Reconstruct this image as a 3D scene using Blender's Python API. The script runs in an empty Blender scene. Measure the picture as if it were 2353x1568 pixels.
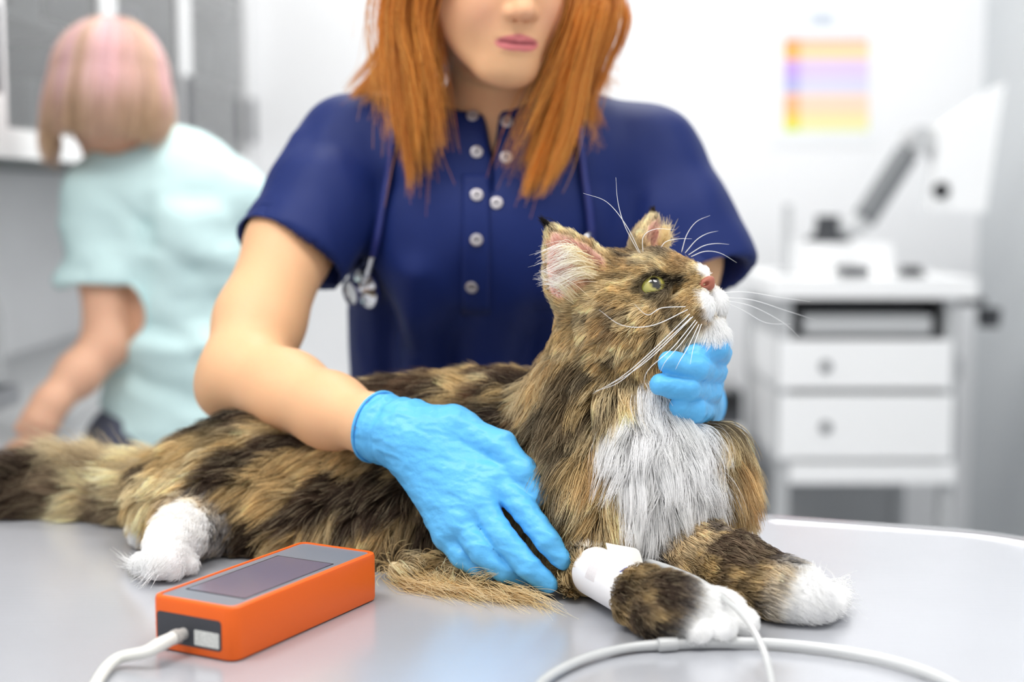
import bpy, bmesh, math
import numpy as np
from mathutils import Vector, Matrix
from mathutils.kdtree import KDTree

# ------------------------------------------------------------------ camera, light, exposure
SC = bpy.context.scene
COL = SC.collection
FPX = 2353 * 50 / 36
CX, CY = 1176.5, 784.0
TH = math.atan(339 / FPX)          # camera looks down by this angle
CZ = 1.24                          # camera height
TZ = 0.90                          # table top height
_c, _s = math.cos(TH), math.sin(TH)

cam_d = bpy.data.cameras.new('camera')
cam_d.lens = 50; cam_d.sensor_width = 36
cam_d.clip_start = 0.05
cam_d.dof.use_dof = True
cam_d.dof.focus_distance = 1.19
cam_d.dof.aperture_fstop = 2.5
cam = bpy.data.objects.new('camera', cam_d)
cam.location = (0, 0, CZ)
cam.rotation_euler = (math.pi / 2 - TH, 0, 0)
COL.objects.link(cam)
SC.camera = cam

SC.view_settings.view_transform = 'Standard'
SC.view_settings.look = 'None'
SC.view_settings.gamma = 1.0
SC.view_settings.use_curve_mapping = False
SC.view_settings.exposure = 0.22
SC.cycles.use_light_tree = False
SC.cycles.max_bounces = 8
SC.cycles.diffuse_bounces = 6
SC.cycles.glossy_bounces = 3
SC.cycles.transmission_bounces = 5
SC.cycles.caustics_reflective = False
SC.cycles.caustics_refractive = False

world = bpy.data.worlds.new('world'); SC.world = world
world.use_nodes = True
bgn = world.node_tree.nodes['Background']
bgn.inputs[0].default_value = (0.99, 0.99, 1.0, 1)
bgn.inputs[1].default_value = 0.80


def area_light(name, loc, size, power, color=(1, 1, 1), rot=(0, 0, 0)):
    d = bpy.data.lights.new(name, 'AREA')
    d.shape = 'RECTANGLE'; d.size, d.size_y = size
    d.energy = power; d.color = color
    o = bpy.data.objects.new(name, d); o.location = loc; o.rotation_euler = rot
    COL.objects.link(o)
    return o


# ceiling panel lamps (the fixtures themselves are built with the ceiling)
CEIL_Z = 2.75
PANELS = [(-0.75, 0.75, 17), (0.75, 0.75, 11.5), (0.1, 2.40, 18), (1.0, 3.7, 7.5), (-0.3, 4.0, 7.5)]
for (lx, ly, pw) in PANELS:
    area_light('panel_lamp', (lx, ly, CEIL_Z - 0.07), (1.15, 0.55), pw, (1.0, 0.985, 0.96))

# ------------------------------------------------------------------ pixel / world conversion (for measuring the photograph)


def P(px, py, Y):
    u = (px - CX) / FPX; v = (CY - py) / FPX
    d = np.array([u, _c + v * _s, -_s + v * _c])
    return np.array([0, 0, CZ]) + d * (Y / d[1])


def T(px, py, z=TZ):
    u = (px - CX) / FPX; v = (CY - py) / FPX
    d = np.array([u, _c + v * _s, -_s + v * _c])
    return np.array([0, 0, CZ]) + d * ((z - CZ) / d[2])


def V(*a):
    return np.array(a, float)


def unit(v):
    v = np.asarray(v, float)
    return v / (np.linalg.norm(v, axis=-1, keepdims=True) + 1e-12)


# ------------------------------------------------------------------ colours and materials


def lin(c):
    c = np.asarray(c, float) / 255.0
    return np.where(c <= 0.04045, c / 12.92, ((c + 0.055) / 1.055) ** 2.4)


def rgb(r, g, b):
    return tuple(lin((r, g, b))) + (1.0,)


MATS = {}


def mat(name, color=(0.8, 0.8, 0.8, 1), rough=0.5, metal=0.0, spec=0.5, emit=None, bump=None, attr=None, sss=0.0,
        trans=0.0, noise=None, coat=0.0, ior=1.45, sheen=0.0, sss_radius=(1.0, 0.35, 0.2), translucent=0.0):
    m = bpy.data.materials.new(name); m.use_nodes = True
    nt = m.node_tree; b = nt.nodes['Principled BSDF']
    b.inputs['Base Color'].default_value = color
    b.inputs['Roughness'].default_value = rough
    b.inputs['Metallic'].default_value = metal
    b.inputs['Specular IOR Level'].default_value = spec
    b.inputs['IOR'].default_value = ior
    if coat: b.inputs['Coat Weight'].default_value = coat; b.inputs['Coat Roughness'].default_value = 0.1
    if sheen: b.inputs['Sheen Weight'].default_value = sheen; b.inputs['Sheen Roughness'].default_value = 0.4
    if trans: b.inputs['Transmission Weight'].default_value = trans
    if emit: b.inputs['Emission Color'].default_value = color; b.inputs['Emission Strength'].default_value = emit
    if sss:
        b.inputs['Subsurface Weight'].default_value = sss
        b.inputs['Subsurface Radius'].default_value = sss_radius
        b.inputs['Subsurface Scale'].default_value = 0.006
    src = None
    if attr:
        a = nt.nodes.new('ShaderNodeAttribute'); a.attribute_name = attr
        nt.links.new(a.outputs['Color'], b.inputs['Base Color']); src = a.outputs['Color']
    if noise:                        # (scale, amount) light mottling of the base colour
        tc = nt.nodes.new('ShaderNodeTexCoord')
        n = nt.nodes.new('ShaderNodeTexNoise'); n.inputs['Scale'].default_value = noise[0]
        n.inputs['Detail'].default_value = 5
        if len(noise) > 2:
            mp = nt.nodes.new('ShaderNodeMapping'); mp.inputs['Scale'].default_value = noise[2]
            nt.links.new(tc.outputs['Object'], mp.inputs['Vector']); nt.links.new(mp.outputs[0], n.inputs['Vector'])
        else:
            nt.links.new(tc.outputs['Object'], n.inputs['Vector'])
        hs = nt.nodes.new('ShaderNodeHueSaturation')
        mr = nt.nodes.new('ShaderNodeMapRange')
        mr.inputs['From Min'].default_value = 0.3; mr.inputs['From Max'].default_value = 0.7
        mr.inputs['To Min'].default_value = 1 - noise[1]; mr.inputs['To Max'].default_value = 1 + noise[1]
        nt.links.new(n.outputs['Fac'], mr.inputs['Value']); nt.links.new(mr.outputs[0], hs.inputs['Value'])
        if src: nt.links.new(src, hs.inputs['Color'])
        else: hs.inputs['Color'].default_value = color
        nt.links.new(hs.outputs['Color'], b.inputs['Base Color'])
    if bump:                         # list of (scale, strength, distance, stretch)
        prev = None
        tc = nt.nodes.new('ShaderNodeTexCoord')
        for (sc_, st, di, stretch) in bump:
            mp = nt.nodes.new('ShaderNodeMapping'); mp.inputs['Scale'].default_value = stretch
            nt.links.new(tc.outputs['Object'], mp.inputs['Vector'])
            n = nt.nodes.new('ShaderNodeTexNoise'); n.inputs['Scale'].default_value = sc_
            n.inputs['Detail'].default_value = 3
            nt.links.new(mp.outputs[0], n.inputs['Vector'])
            bp = nt.nodes.new('ShaderNodeBump'); bp.inputs['Strength'].default_value = st
            bp.inputs['Distance'].default_value = di
            nt.links.new(n.outputs['Fac'], bp.inputs['Height'])
            if prev: nt.links.new(prev, bp.inputs['Normal'])
            prev = bp.outputs['Normal']
        nt.links.new(prev, b.inputs['Normal'])
    if translucent:
        out = nt.nodes['Material Output']
        tr = nt.nodes.new('ShaderNodeBsdfTranslucent')
        if src: nt.links.new(src, tr.inputs['Color'])
        else: tr.inputs['Color'].default_value = color
        mx = nt.nodes.new('ShaderNodeMixShader'); mx.inputs[0].default_value = translucent
        nt.links.new(b.outputs[0], mx.inputs[1]); nt.links.new(tr.outputs[0], mx.inputs[2])
        nt.links.new(mx.outputs[0], out.inputs['Surface'])
    MATS[name] = m
    return m


mat('wall_paint', rgb(240, 241, 243), 0.7, noise=(3, 0.01))
mat('wall_grey', rgb(205, 209, 212), 0.6, noise=(2, 0.02))
mat('ceiling_paint', rgb(245, 245, 245), 0.8)
mat('floor_tile', rgb(170, 172, 174), 0.35, noise=(2, 0.04))
mat('white_gloss', rgb(250, 251, 252), 0.25, spec=0.5)
mat('white_matte', rgb(236, 238, 240), 0.5)
mat('grey_plastic', rgb(120, 123, 126), 0.45)
mat('light_grey', rgb(188, 190, 192), 0.45)
mat('dark_grey', rgb(62, 64, 68), 0.45)
mat('black', rgb(22, 23, 26), 0.4)
mat('cabinet_inside', rgb(112, 118, 116), 0.6)
mat('backsplash', rgb(226, 227, 229), 0.35, noise=(4, 0.03))
mat('steel', rgb(190, 192, 198), 0.22, metal=0.35, spec=0.6, bump=[(30, 0.04, 0.002, (1, 8, 1))], noise=(5, 0.03))
mat('steel_dark', (0.35, 0.36, 0.38, 1), 0.35, metal=1.0)
mat('chrome', (0.82, 0.82, 0.84, 1), 0.12, metal=1.0)
mat('glass_pane', (0.92, 0.95, 0.95, 1), 0.02, trans=1.0, ior=1.3)
mat('lamp_glow', (1, 0.985, 0.96, 1), 0.5, emit=2.2).cycles.emission_sampling = 'NONE'
mat('orange_plastic', rgb(230, 98, 22), 0.42, spec=0.4)
mat('device_grey', rgb(118, 125, 136), 0.3)
mat('device_dark', rgb(58, 60, 66), 0.5)
mat('screen_glass', rgb(104, 100, 120), 0.16, spec=0.6)
mat('label_white', rgb(208, 210, 206), 0.5, noise=(900, 0.25, (1, 1, 1)))
mat('cable_white', rgb(226, 226, 220), 0.45)
mat('connector_grey', rgb(176, 174, 170), 0.35, noise=(300, 0.2))
mat('tube_clear', rgb(240, 242, 242), 0.15, trans=0.45, coat=0.3)
mat('tape_white', rgb(240, 240, 241), 0.6, bump=[(400, 0.15, 0.001, (1, 1, 1))])
mat('flap_cream', rgb(226, 223, 216), 0.55)
mat('tape_ribbed', rgb(230, 226, 226), 0.6)
mat('print_blue', rgb(60, 90, 190), 0.5)
mat('navy_fabric', rgb(13, 34, 94), 0.58, sheen=0.04, spec=0.3, bump=[(900, 0.12, 0.001, (1, 1, 1)), (9, 0.25, 0.012, (1, 1, 0.5))])
mat('navy_dark', rgb(20, 30, 84), 0.7)
mat('mint_fabric', rgb(208, 236, 236), 0.8, bump=[(7, 0.5, 0.03, (1, 1, 0.8))])
mat('trouser_grey', rgb(88, 92, 108), 0.8)
mat('shoe_white', rgb(230, 230, 230), 0.6)
mat('glove_blue', rgb(92, 180, 236), 0.42, spec=0.45, bump=[(70, 0.45, 0.004, (1, 1, 1)), (26, 0.5, 0.008, (1, 1, 1))])
mat('skin', rgb(236, 190, 150), 0.5, attr='Col', sss=0.25, spec=0.35)
mat('fur_skin', rgb(120, 90, 60), 0.8, attr='Col', spec=0.2)
mat('fur', rgb(120, 90, 60), 0.5, attr='Col', spec=0.25, translucent=0.36)
mat('hair', rgb(190, 100, 30), 0.38, attr='Col', spec=0.5, translucent=0.15)
mat('whisker', rgb(245, 245, 245), 0.35)
mat('eye', rgb(190, 180, 80), 0.05, attr='Col', spec=0.7, coat=1.0)
mat('button_metal', rgb(186, 182, 186), 0.35, metal=0.6)
mat('stetho_tube', rgb(34, 44, 110), 0.35, spec=0.5)

# ------------------------------------------------------------------ object helpers


def tag(o, label, cat, group=None, kind=None):
    o['label'] = label; o['category'] = cat
    if group: o['group'] = group
    if kind: o['kind'] = kind
    return o


def link(o, parent=None):
    COL.objects.link(o)
    if parent is not None:
        o.parent = parent
        o.matrix_parent_inverse = parent.matrix_basis.inverted()
    return o


def empty(name, loc=(0, 0, 0), label=None, cat=None, group=None):
    o = bpy.data.objects.new(name, None); o.location = [float(q) for q in loc]
    o.empty_display_size = 0.05
    COL.objects.link(o)
    if label: tag(o, label, cat, group)
    return o


def mesh_np(name, verts, faces, material, parent=None, smooth=True, cols=None):
    """verts (n,3), faces (m,4) or (m,3) int arrays"""
    me = bpy.data.meshes.new(name)
    verts = np.asarray(verts, np.float32); faces = np.asarray(faces, np.int32)
    k = faces.shape[1]
    me.vertices.add(len(verts)); me.vertices.foreach_set('co', verts.ravel())
    me.loops.add(faces.size); me.loops.foreach_set('vertex_index', faces.ravel())
    me.polygons.add(len(faces))
    me.polygons.foreach_set('loop_start', np.arange(0, faces.size, k, dtype=np.int32))
    me.polygons.foreach_set('loop_total', np.full(len(faces), k, np.int32))
    me.update(calc_edges=True); me.validate()
    if smooth: me.polygons.foreach_set('use_smooth', np.ones(len(me.polygons), bool))
    if cols is not None:
        a = me.attributes.new('Col', 'FLOAT_COLOR', 'POINT')
        c4 = np.ones((len(verts), 4), np.float32); c4[:, :3] = cols
        a.data.foreach_set('color', c4.ravel())
    me.materials.append(MATS[material])
    o = bpy.data.objects.new(name, me)
    return link(o, parent)


def bm_obj(name, bm, material, parent=None, smooth=False, bevel=0.0, segs=3):
    if bevel:
        bmesh.ops.bevel(bm, geom=[e for e in bm.edges if e.is_manifold and e.calc_face_angle(0) > 0.5], offset=bevel, segments=segs,
                        affect='EDGES', profile=0.5)
    bmesh.ops.recalc_face_normals(bm, faces=bm.faces)
    me = bpy.data.meshes.new(name); bm.to_mesh(me); bm.free()
    if smooth:
        for p in me.polygons: p.use_smooth = True
    me.materials.append(MATS[material])
    o = bpy.data.objects.new(name, me)
    return link(o, parent)


def shade_auto(o, ang=0.6):
    me = o.data
    for p in me.polygons: p.use_smooth = True
    bm = bmesh.new(); bm.from_mesh(me)
    for e in bm.edges: e.smooth = e.calc_face_angle(0) < ang
    bm.to_mesh(me); bm.free()
    return o


def add_box(bm, lo, hi, M=None):
    lo, hi = np.minimum(lo, hi), np.maximum(lo, hi)
    vs = [bm.verts.new((x, y, z)) for x in (lo[0], hi[0]) for y in (lo[1], hi[1]) for z in (lo[2], hi[2])]
    for f in ((0, 1, 3, 2), (4, 6, 7, 5), (0, 4, 5, 1), (2, 3, 7, 6), (0, 2, 6, 4), (1, 5, 7, 3)):
        bm.faces.new([vs[i] for i in f])
    if M is not None: bmesh.ops.transform(bm, matrix=M, verts=vs)
    return vs


def box(name, lo, hi, material, parent=None, bevel=0.003, M=None, segs=2):
    bm = bmesh.new(); add_box(bm, lo, hi, M)
    return shade_auto(bm_obj(name, bm, material, parent, bevel=bevel, segs=segs))


def cyl_between(name, a, b, r, material, parent=None, n=24, r2=None, bevel=0.0):
    a = Vector([float(q) for q in a]); b = Vector([float(q) for q in b])
    bm = bmesh.new()
    L = (b - a).length
    bmesh.ops.create_cone(bm, cap_ends=True, segments=n, radius1=r, radius2=r if r2 is None else r2, depth=L)
    M = Matrix.Translation((a + b) / 2) @ (b - a).to_track_quat('Z', 'Y').to_matrix().to_4x4()
    bmesh.ops.transform(bm, matrix=M, verts=bm.verts)
    return shade_auto(bm_obj(name, bm, material, parent, bevel=bevel, segs=2))


def lathe(name, prof, c, axis, material, parent=None, n=32):
    """profile [(r, h)] spun about an axis through c"""
    c = Vector([float(q) for q in c]); ax = Vector([float(q) for q in axis]).normalized()
    R = ax.to_track_quat('Z', 'Y').to_matrix()
    vs = []; fs = []
    for (r, h) in prof:
        for i in range(n):
            a = 2 * math.pi * i / n
            vs.append(tuple(c + R @ Vector((max(r, 1e-5) * math.cos(a), max(r, 1e-5) * math.sin(a), h))))
    for j in range(len(prof) - 1):
        for i in range(n):
            i2 = (i + 1) % n
            fs.append((j * n + i, j * n + i2, (j + 1) * n + i2, (j + 1) * n + i))
    return shade_auto(mesh_np(name, vs, fs, material, parent), 0.7)


def crom(pts, n):
    """Catmull-Rom resample of points (k,d) to n samples"""
    pts = np.asarray(pts, float)
    p = np.vstack([2 * pts[0] - pts[1], pts, 2 * pts[-1] - pts[-2]])
    k = len(pts) - 1
    t = np.linspace(0, k, n); i = np.minimum(t.astype(int), k - 1); f = (t - i)[:, None]
    p0, p1, p2, p3 = p[i], p[i + 1], p[i + 2], p[i + 3]
    return 0.5 * (2 * p1 + (p2 - p0) * f + (2 * p0 - 5 * p1 + 4 * p2 - p3) * f * f + (3 * p1 - p0 - 3 * p2 + p3) * f ** 3)


def tube(name, pts, r, material, parent=None, n=12, samples=60, cap=True):
    pts = np.asarray(pts, float)
    q = crom(pts, samples) if samples else pts
    rr = np.full(len(q), r) if np.isscalar(r) else crom(np.asarray(r, float)[:, None], len(q))[:, 0]
    tg = unit(np.gradient(q, axis=0))
    nrm = np.cross(tg[0], [0, 0, 1.0])
    if np.linalg.norm(nrm) < 0.1: nrm = np.cross(tg[0], [1.0, 0, 0])
    nrm = unit(nrm)
    vs = []; fs = []
    for i in range(len(q)):
        nrm = unit(nrm - tg[i] * np.dot(nrm, tg[i])); b = np.cross(tg[i], nrm)
        a = np.linspace(0, 2 * np.pi, n, endpoint=False)[:, None]
        vs.append(q[i] + rr[i] * (np.cos(a) * nrm + np.sin(a) * b))
    vs = np.vstack(vs)
    for j in range(len(q) - 1):
        for i in range(n):
            i2 = (i + 1) % n
            fs.append((j * n + i, j * n + i2, (j + 1) * n + i2, (j + 1) * n + i))
    if cap:
        m = len(vs); vs = np.vstack([vs, q[0], q[-1]]); e = (len(q) - 1) * n
        for i in range(0, n):
            i2 = (i + 1) % n
            fs.append((m, i2, i, m)); fs.append((m + 1, e + i, e + i2, m + 1))
        f3 = [(a, b, c) for (a, b, c, d) in fs if a == d]; f4 = [f for f in fs if f[0] != f[3]]
        f3 = f3 + [(a, b, c) for (a, b, c, d) in f4] + [(a, c, d) for (a, b, c, d) in f4]
        return mesh_np(name, vs, f3, material, parent)
    return mesh_np(name, vs, fs, material, parent)


# ------------------------------------------------------------------ noise


def vnoise(p, scale, seed=0):
    """smooth value noise in 0..1 at points (n,3); scale may be a vector (cells per metre)"""
    q = np.asarray(p, float) * np.asarray(scale, float) + seed * 17.31
    i = np.floor(q).astype(np.int64); f = q - i
    f = f * f * (3 - 2 * f)
    out = 0
    for dx in (0, 1):
        for dy in (0, 1):
            for dz in (0, 1):
                h = (i[:, 0] + dx) * 374761393 + (i[:, 1] + dy) * 668265263 + (i[:, 2] + dz) * 2147483647 + seed * 1013904223
                h = (h ^ (h >> 13)) * 1274126177
                h = (h ^ (h >> 16)) & 0xFFFF
                w = (f[:, 0] if dx else 1 - f[:, 0]) * (f[:, 1] if dy else 1 - f[:, 1]) * (f[:, 2] if dz else 1 - f[:, 2])
                out = out + w * (h / 65535.0)
    return out


def fnoise(p, scale, seed=0, oct=3):
    s = 0; a = 1; t = 0
    sc = np.asarray(scale, float)
    for o in range(oct):
        s = s + a * vnoise(p, sc * 2 ** o, seed + o * 7); t += a; a *= 0.5
    return s / t


def sstep(a, b, x):
    t = np.clip((x - a) / (b - a), 0, 1)
    return t * t * (3 - 2 * t)


# ------------------------------------------------------------------ implicit surfaces -> one continuous mesh


class Prim:
    def __init__(s, f, lo, hi, k=0.01, op='u', flow=None, fl=0.0, tagname=None):
        s.f, s.lo, s.hi, s.k, s.op, s.flow, s.fl, s.tag = f, np.asarray(lo, float), np.asarray(hi, float), k, op, flow, fl, tagname


def cap(a, b, ra, rb=None, **kw):
    a = np.asarray(a, float); b = np.asarray(b, float); rb = ra if rb is None else rb
    ab = b - a; L2 = ab @ ab + 1e-12; R = max(ra, rb)

    def f(p):
        t = np.clip(((p - a) @ ab) / L2, 0, 1)
        return np.linalg.norm(p - a - t[..., None] * ab, axis=-1) - (ra + (rb - ra) * t)
    if kw.get('flow') is None and 'flow' in kw: kw['flow'] = unit(ab)
    return Prim(f, np.minimum(a, b) - R, np.maximum(a, b) + R, **kw)


def ell(c, r, R=None, **kw):
    """ellipsoid; R rows are the local axes in world space"""
    c = np.asarray(c, float); r = np.asarray(r, float)
    R = np.eye(3) if R is None else np.asarray(R, float)
    ext = np.sqrt(((R * r[:, None]) ** 2).sum(0))

    def f(p):
        q = (p - c) @ R.T
        k0 = np.linalg.norm(q / r, axis=-1); k1 = np.linalg.norm(q / (r * r), axis=-1)
        return k0 * (k0 - 1) / (k1 + 1e-9)
    return Prim(f, c - ext, c + ext, **kw)


def chain(pts, rad, n=None, along=True, **kw):
    """list of tapered capsules through pts"""
    pts = np.asarray(pts, float); rad = np.asarray(rad, float)
    if n:
        q = crom(np.hstack([pts, rad[:, None]]), n); pts, rad = q[:, :3], q[:, 3]
    out = []
    for i in range(len(pts) - 1):
        kk = dict(kw)
        if along and kk.get('flow') is None: kk['flow'] = unit(pts[i + 1] - pts[i])
        out.append(cap(pts[i], pts[i + 1], rad[i], rad[i + 1], **kk))
    return out


def etube(pts, rx, ry, xaxis, **kw):
    """tube with elliptic section: half width rx along xaxis, ry across it"""
    pts = np.asarray(pts, float); rx = np.asarray(rx, float); ry = np.asarray(ry, float); xa = unit(xaxis)
    seg = pts[1:] - pts[:-1]; L2 = (seg ** 2).sum(1)
    R = max(rx.max(), ry.max())

    def f(p):
        sh = p.shape[:-1]; p = p.reshape(-1, 3)
        best = np.full(len(p), 9e9); out = np.zeros(len(p))
        for i in range(len(seg)):
            t = np.clip(((p - pts[i]) @ seg[i]) / L2[i], 0, 1)
            d = p - pts[i] - t[:, None] * seg[i]
            a = rx[i] + (rx[i + 1] - rx[i]) * t; b = ry[i] + (ry[i + 1] - ry[i]) * t
            u = d @ xa; v2 = np.maximum((d ** 2).sum(1) - u * u, 0)
            g = np.sqrt((u / a) ** 2 + v2 / b ** 2)
            e = (g - 1) * np.minimum(a, b)
            m = e < best; best[m] = e[m]
        return best.reshape(sh)
    return Prim(f, pts.min(0) - R, pts.max(0) + R, **kw)


def field(prims, lo, hi, h):
    lo = np.asarray(lo, float); n = np.ceil((np.asarray(hi, float) - lo) / h).astype(int) + 1
    F = np.full(n, 0.5, np.float32)
    ax = [lo[i] + h * np.arange(n[i]) for i in range(3)]
    for pr in prims:
        pad = pr.k + 4 * h
        a = np.clip(np.floor((pr.lo - pad - lo) / h).astype(int), 0, n); b = np.clip(np.ceil((pr.hi + pad - lo) / h).astype(int) + 1, 0, n)
        if np.any(b - a < 1): continue
        g = np.stack(np.meshgrid(*[ax[i][a[i]:b[i]] for i in range(3)], indexing='ij'), -1)
        d = pr.f(g).astype(np.float32)
        sl = tuple(slice(a[i], b[i]) for i in range(3)); o = F[sl]; k = pr.k
        if pr.op == 'u':
            hh = np.maximum(k - np.abs(o - d), 0) / k
            F[sl] = np.minimum(o, d) - hh * hh * k * 0.25
        elif pr.op == 's':
            hh = np.maximum(k - np.abs(o + d), 0) / k
            F[sl] = np.maximum(o, -d) + hh * hh * k * 0.25
    return F, lo


def surfnet(F, lo, h, smooth=2):
    n = np.array(F.shape)
    ins = F < 0
    c = np.zeros(n - 1, np.uint8)
    for dx in (0, 1):
        for dy in (0, 1):
            for dz in (0, 1):
                c += ins[dx:n[0] - 1 + dx, dy:n[1] - 1 + dy, dz:n[2] - 1 + dz]
    act = (c > 0) & (c < 8)
    ii = np.argwhere(act)
    idx = np.full(n - 1, -1, np.int32); idx[act] = np.arange(len(ii))
    corners = [(dx, dy, dz) for dx in (0, 1) for dy in (0, 1) for dz in (0, 1)]
    val = np.stack([F[ii[:, 0] + a, ii[:, 1] + b, ii[:, 2] + d] for (a, b, d) in corners], 1)
    acc = np.zeros((len(ii), 3)); cnt = np.zeros(len(ii))
    for i in range(8):
        for j in range(i + 1, 8):
            ca, cb = np.array(corners[i]), np.array(corners[j])
            if np.abs(ca - cb).sum() != 1: continue
            va, vb = val[:, i], val[:, j]; m = (va < 0) != (vb < 0)
            t = np.where(m, va / (va - vb + 1e-20), 0)[:, None]
            acc += np.where(m[:, None], ca + t * (cb - ca), 0); cnt += m
    v = (ii + acc / np.maximum(cnt, 1)[:, None]) * h + lo
    faces = []
    for ax_ in range(3):
        sl0 = [slice(None)] * 3; sl1 = [slice(None)] * 3
        sl0[ax_] = slice(0, n[ax_] - 1); sl1[ax_] = slice(1, n[ax_])
        a, b = ins[tuple(sl0)], ins[tuple(sl1)]
        e = np.argwhere(a != b)
        o1, o2 = [(1, 2), (2, 0), (0, 1)][ax_]
        e = e[(e[:, o1] > 0) & (e[:, o2] > 0) & (e[:, o1] < n[o1] - 1) & (e[:, o2] < n[o2] - 1)]
        d1 = np.zeros(3, int); d1[o1] = 1; d2 = np.zeros(3, int); d2[o2] = 1
        q = [idx[tuple((e - d1 - d2).T)], idx[tuple((e - d2).T)], idx[tuple(e.T)], idx[tuple((e - d1).T)]]
        q = np.stack(q, 1)
        flip = ~a[tuple(e.T)]
        q[flip] = q[flip][:, ::-1]
        faces.append(q)
    f = np.vstack(faces)
    ed = np.unique(np.sort(np.vstack([f[:, [0, 1]], f[:, [1, 2]], f[:, [2, 3]], f[:, [3, 0]]]), 1), axis=0)
    for it in range(smooth):
        s = np.zeros_like(v)
        deg = np.bincount(ed.ravel(), minlength=len(v))[:, None]
        for k in range(3):
            s[:, k] = np.bincount(ed[:, 0], v[ed[:, 1], k], len(v)) + np.bincount(ed[:, 1], v[ed[:, 0], k], len(v))
        v = v + 0.5 * (s / np.maximum(deg, 1) - v)
    return v, f


def vnormals(v, f):
    nf = np.cross(v[f[:, 2]] - v[f[:, 0]], v[f[:, 3]] - v[f[:, 1]])
    n = np.zeros_like(v)
    for k in range(3):
        for j in range(4): n[:, k] += np.bincount(f[:, j], nf[:, k], len(v))
    return unit(n)


def sdf_mesh(prims, h, smooth=2, pad=0.01, floor=None, extra=None):
    lo = np.min([p.lo for p in prims if p.op == 'u'], 0) - pad; hi = np.max([p.hi for p in prims if p.op == 'u'], 0) + pad
    F, lo = field(prims, lo, hi, h)
    if floor is not None:
        z = lo[2] + h * np.arange(F.shape[2])
        F = np.maximum(F, (floor - z)[None, None, :].astype(np.float32))
    if extra is not None: F = extra(F, lo, h)
    return surfnet(F, lo, h, smooth)


def dist(prims, p):
    """signed distance (union only) of points (n,3)"""
    d = np.full(len(p), 9.0)
    for pr in prims:
        if pr.op != 'u': continue
        m = np.all((p > pr.lo - 0.03) & (p < pr.hi + 0.03), axis=1)
        if m.any(): d[m] = np.minimum(d[m], pr.f(p[m]))
    return d


def fr(yaw, pitch, roll=0.0):
    """head frame: rows forward, side (own left), up; yaw 0 faces the camera, positive turns to +x"""
    yaw, pitch, roll = [math.radians(q) for q in (yaw, pitch, roll)]
    Fv = np.array([math.sin(yaw) * math.cos(pitch), -math.cos(yaw) * math.cos(pitch), math.sin(pitch)])
    S = unit(np.cross([0, 0, 1.0], Fv)); U = np.cross(Fv, S)
    return np.array([Fv, S * math.cos(roll) + U * math.sin(roll), -S * math.sin(roll) + U * math.cos(roll)])


def hair_obj(name, pts, cols, r0, r1, material, parent=None):
    """pts (n,k,3), cols (n,k,3) -> Curves object"""
    n, k = pts.shape[:2]
    hc = bpy.data.hair_curves.new(name)
    hc.add_curves([k] * n)
    hc.attributes['position'].data.foreach_set('vector', np.ascontiguousarray(pts, np.float32).ravel())
    ra = hc.attributes.get('radius') or hc.attributes.new('radius', 'FLOAT', 'POINT')
    t = np.linspace(0, 1, k)
    r0 = np.broadcast_to(np.asarray(r0, float), (n,)); r1 = np.broadcast_to(np.asarray(r1, float), (n,))
    rad = r0[:, None] * (1 - t ** 2) + r1[:, None] * t ** 2
    ra.data.foreach_set('value', rad.astype(np.float32).ravel())
    ca = hc.attributes.new('Col', 'FLOAT_COLOR', 'POINT')
    c4 = np.ones((n, k, 4), np.float32); c4[..., :3] = cols
    ca.data.foreach_set('color', c4.ravel())
    hc.materials.append(MATS[material])
    o = bpy.data.objects.new(name, hc)
    return link(o, parent)

# ================================================================== the room


def structure(o, label=None):
    o['kind'] = 'structure'
    if label: o['label'] = label
    return o


RX, BY = 1.52, 4.65      # right wall, back wall
LX = -1.25               # left wall
structure(box('floor', (LX - 0.1, -1.0, -0.1), (RX + 0.1, BY + 0.1, 0), 'floor_tile', bevel=0), 'pale grey clinic floor')
structure(box('wall_back', (LX - 0.1, BY, 0), (RX + 0.1, BY + 0.1, CEIL_Z), 'wall_paint', bevel=0), 'bright white back wall with a poster')
structure(box('wall_right', (RX, 1.2, 0), (RX + 0.1, BY, CEIL_Z), 'wall_grey', bevel=0), 'light grey side wall beside the drawer trolley')
structure(box('wall_left', (LX - 0.1, -1.0, 0), (LX, BY, CEIL_Z), 'wall_paint', bevel=0), 'white wall behind the glass cabinets')
structure(box('ceiling', (LX - 0.1, -1.0, CEIL_Z), (RX + 0.1, BY + 0.1, CEIL_Z + 0.1), 'ceiling_paint', bevel=0), 'white ceiling')
structure(box('baseboard_back', (LX, BY - 0.015, 0), (RX, BY, 0.09), 'white_matte', bevel=0.004), 'white skirting along the back wall')
pl = ['above the camera beside the cabinets', 'above the near end of the table', 'over the table behind the vet', 'over the drawer trolley',
      'near the back wall by the cabinets']
for i, (lx, ly, pw) in enumerate(PANELS):
    e = empty('ceiling_light', (lx, ly, CEIL_Z), 'white rectangular ceiling lamp panel ' + pl[i], 'lamp', 'ceiling lamp panels')
    bm = bmesh.new()
    for (x0, x1, y0, y1) in ((-0.6, 0.6, -0.3, -0.275), (-0.6, 0.6, 0.275, 0.3), (-0.6, -0.575, -0.275, 0.275), (0.575, 0.6, -0.275, 0.275)):
        add_box(bm, (lx + x0, ly + y0, CEIL_Z - 0.06), (lx + x1, ly + y1, CEIL_Z))
    bm_obj('frame', bm, 'white_matte', e)
    box('diffuser', (lx - 0.575, ly - 0.275, CEIL_Z - 0.05), (lx + 0.575, ly + 0.275, CEIL_Z - 0.03), 'lamp_glow', e, bevel=0)

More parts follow.
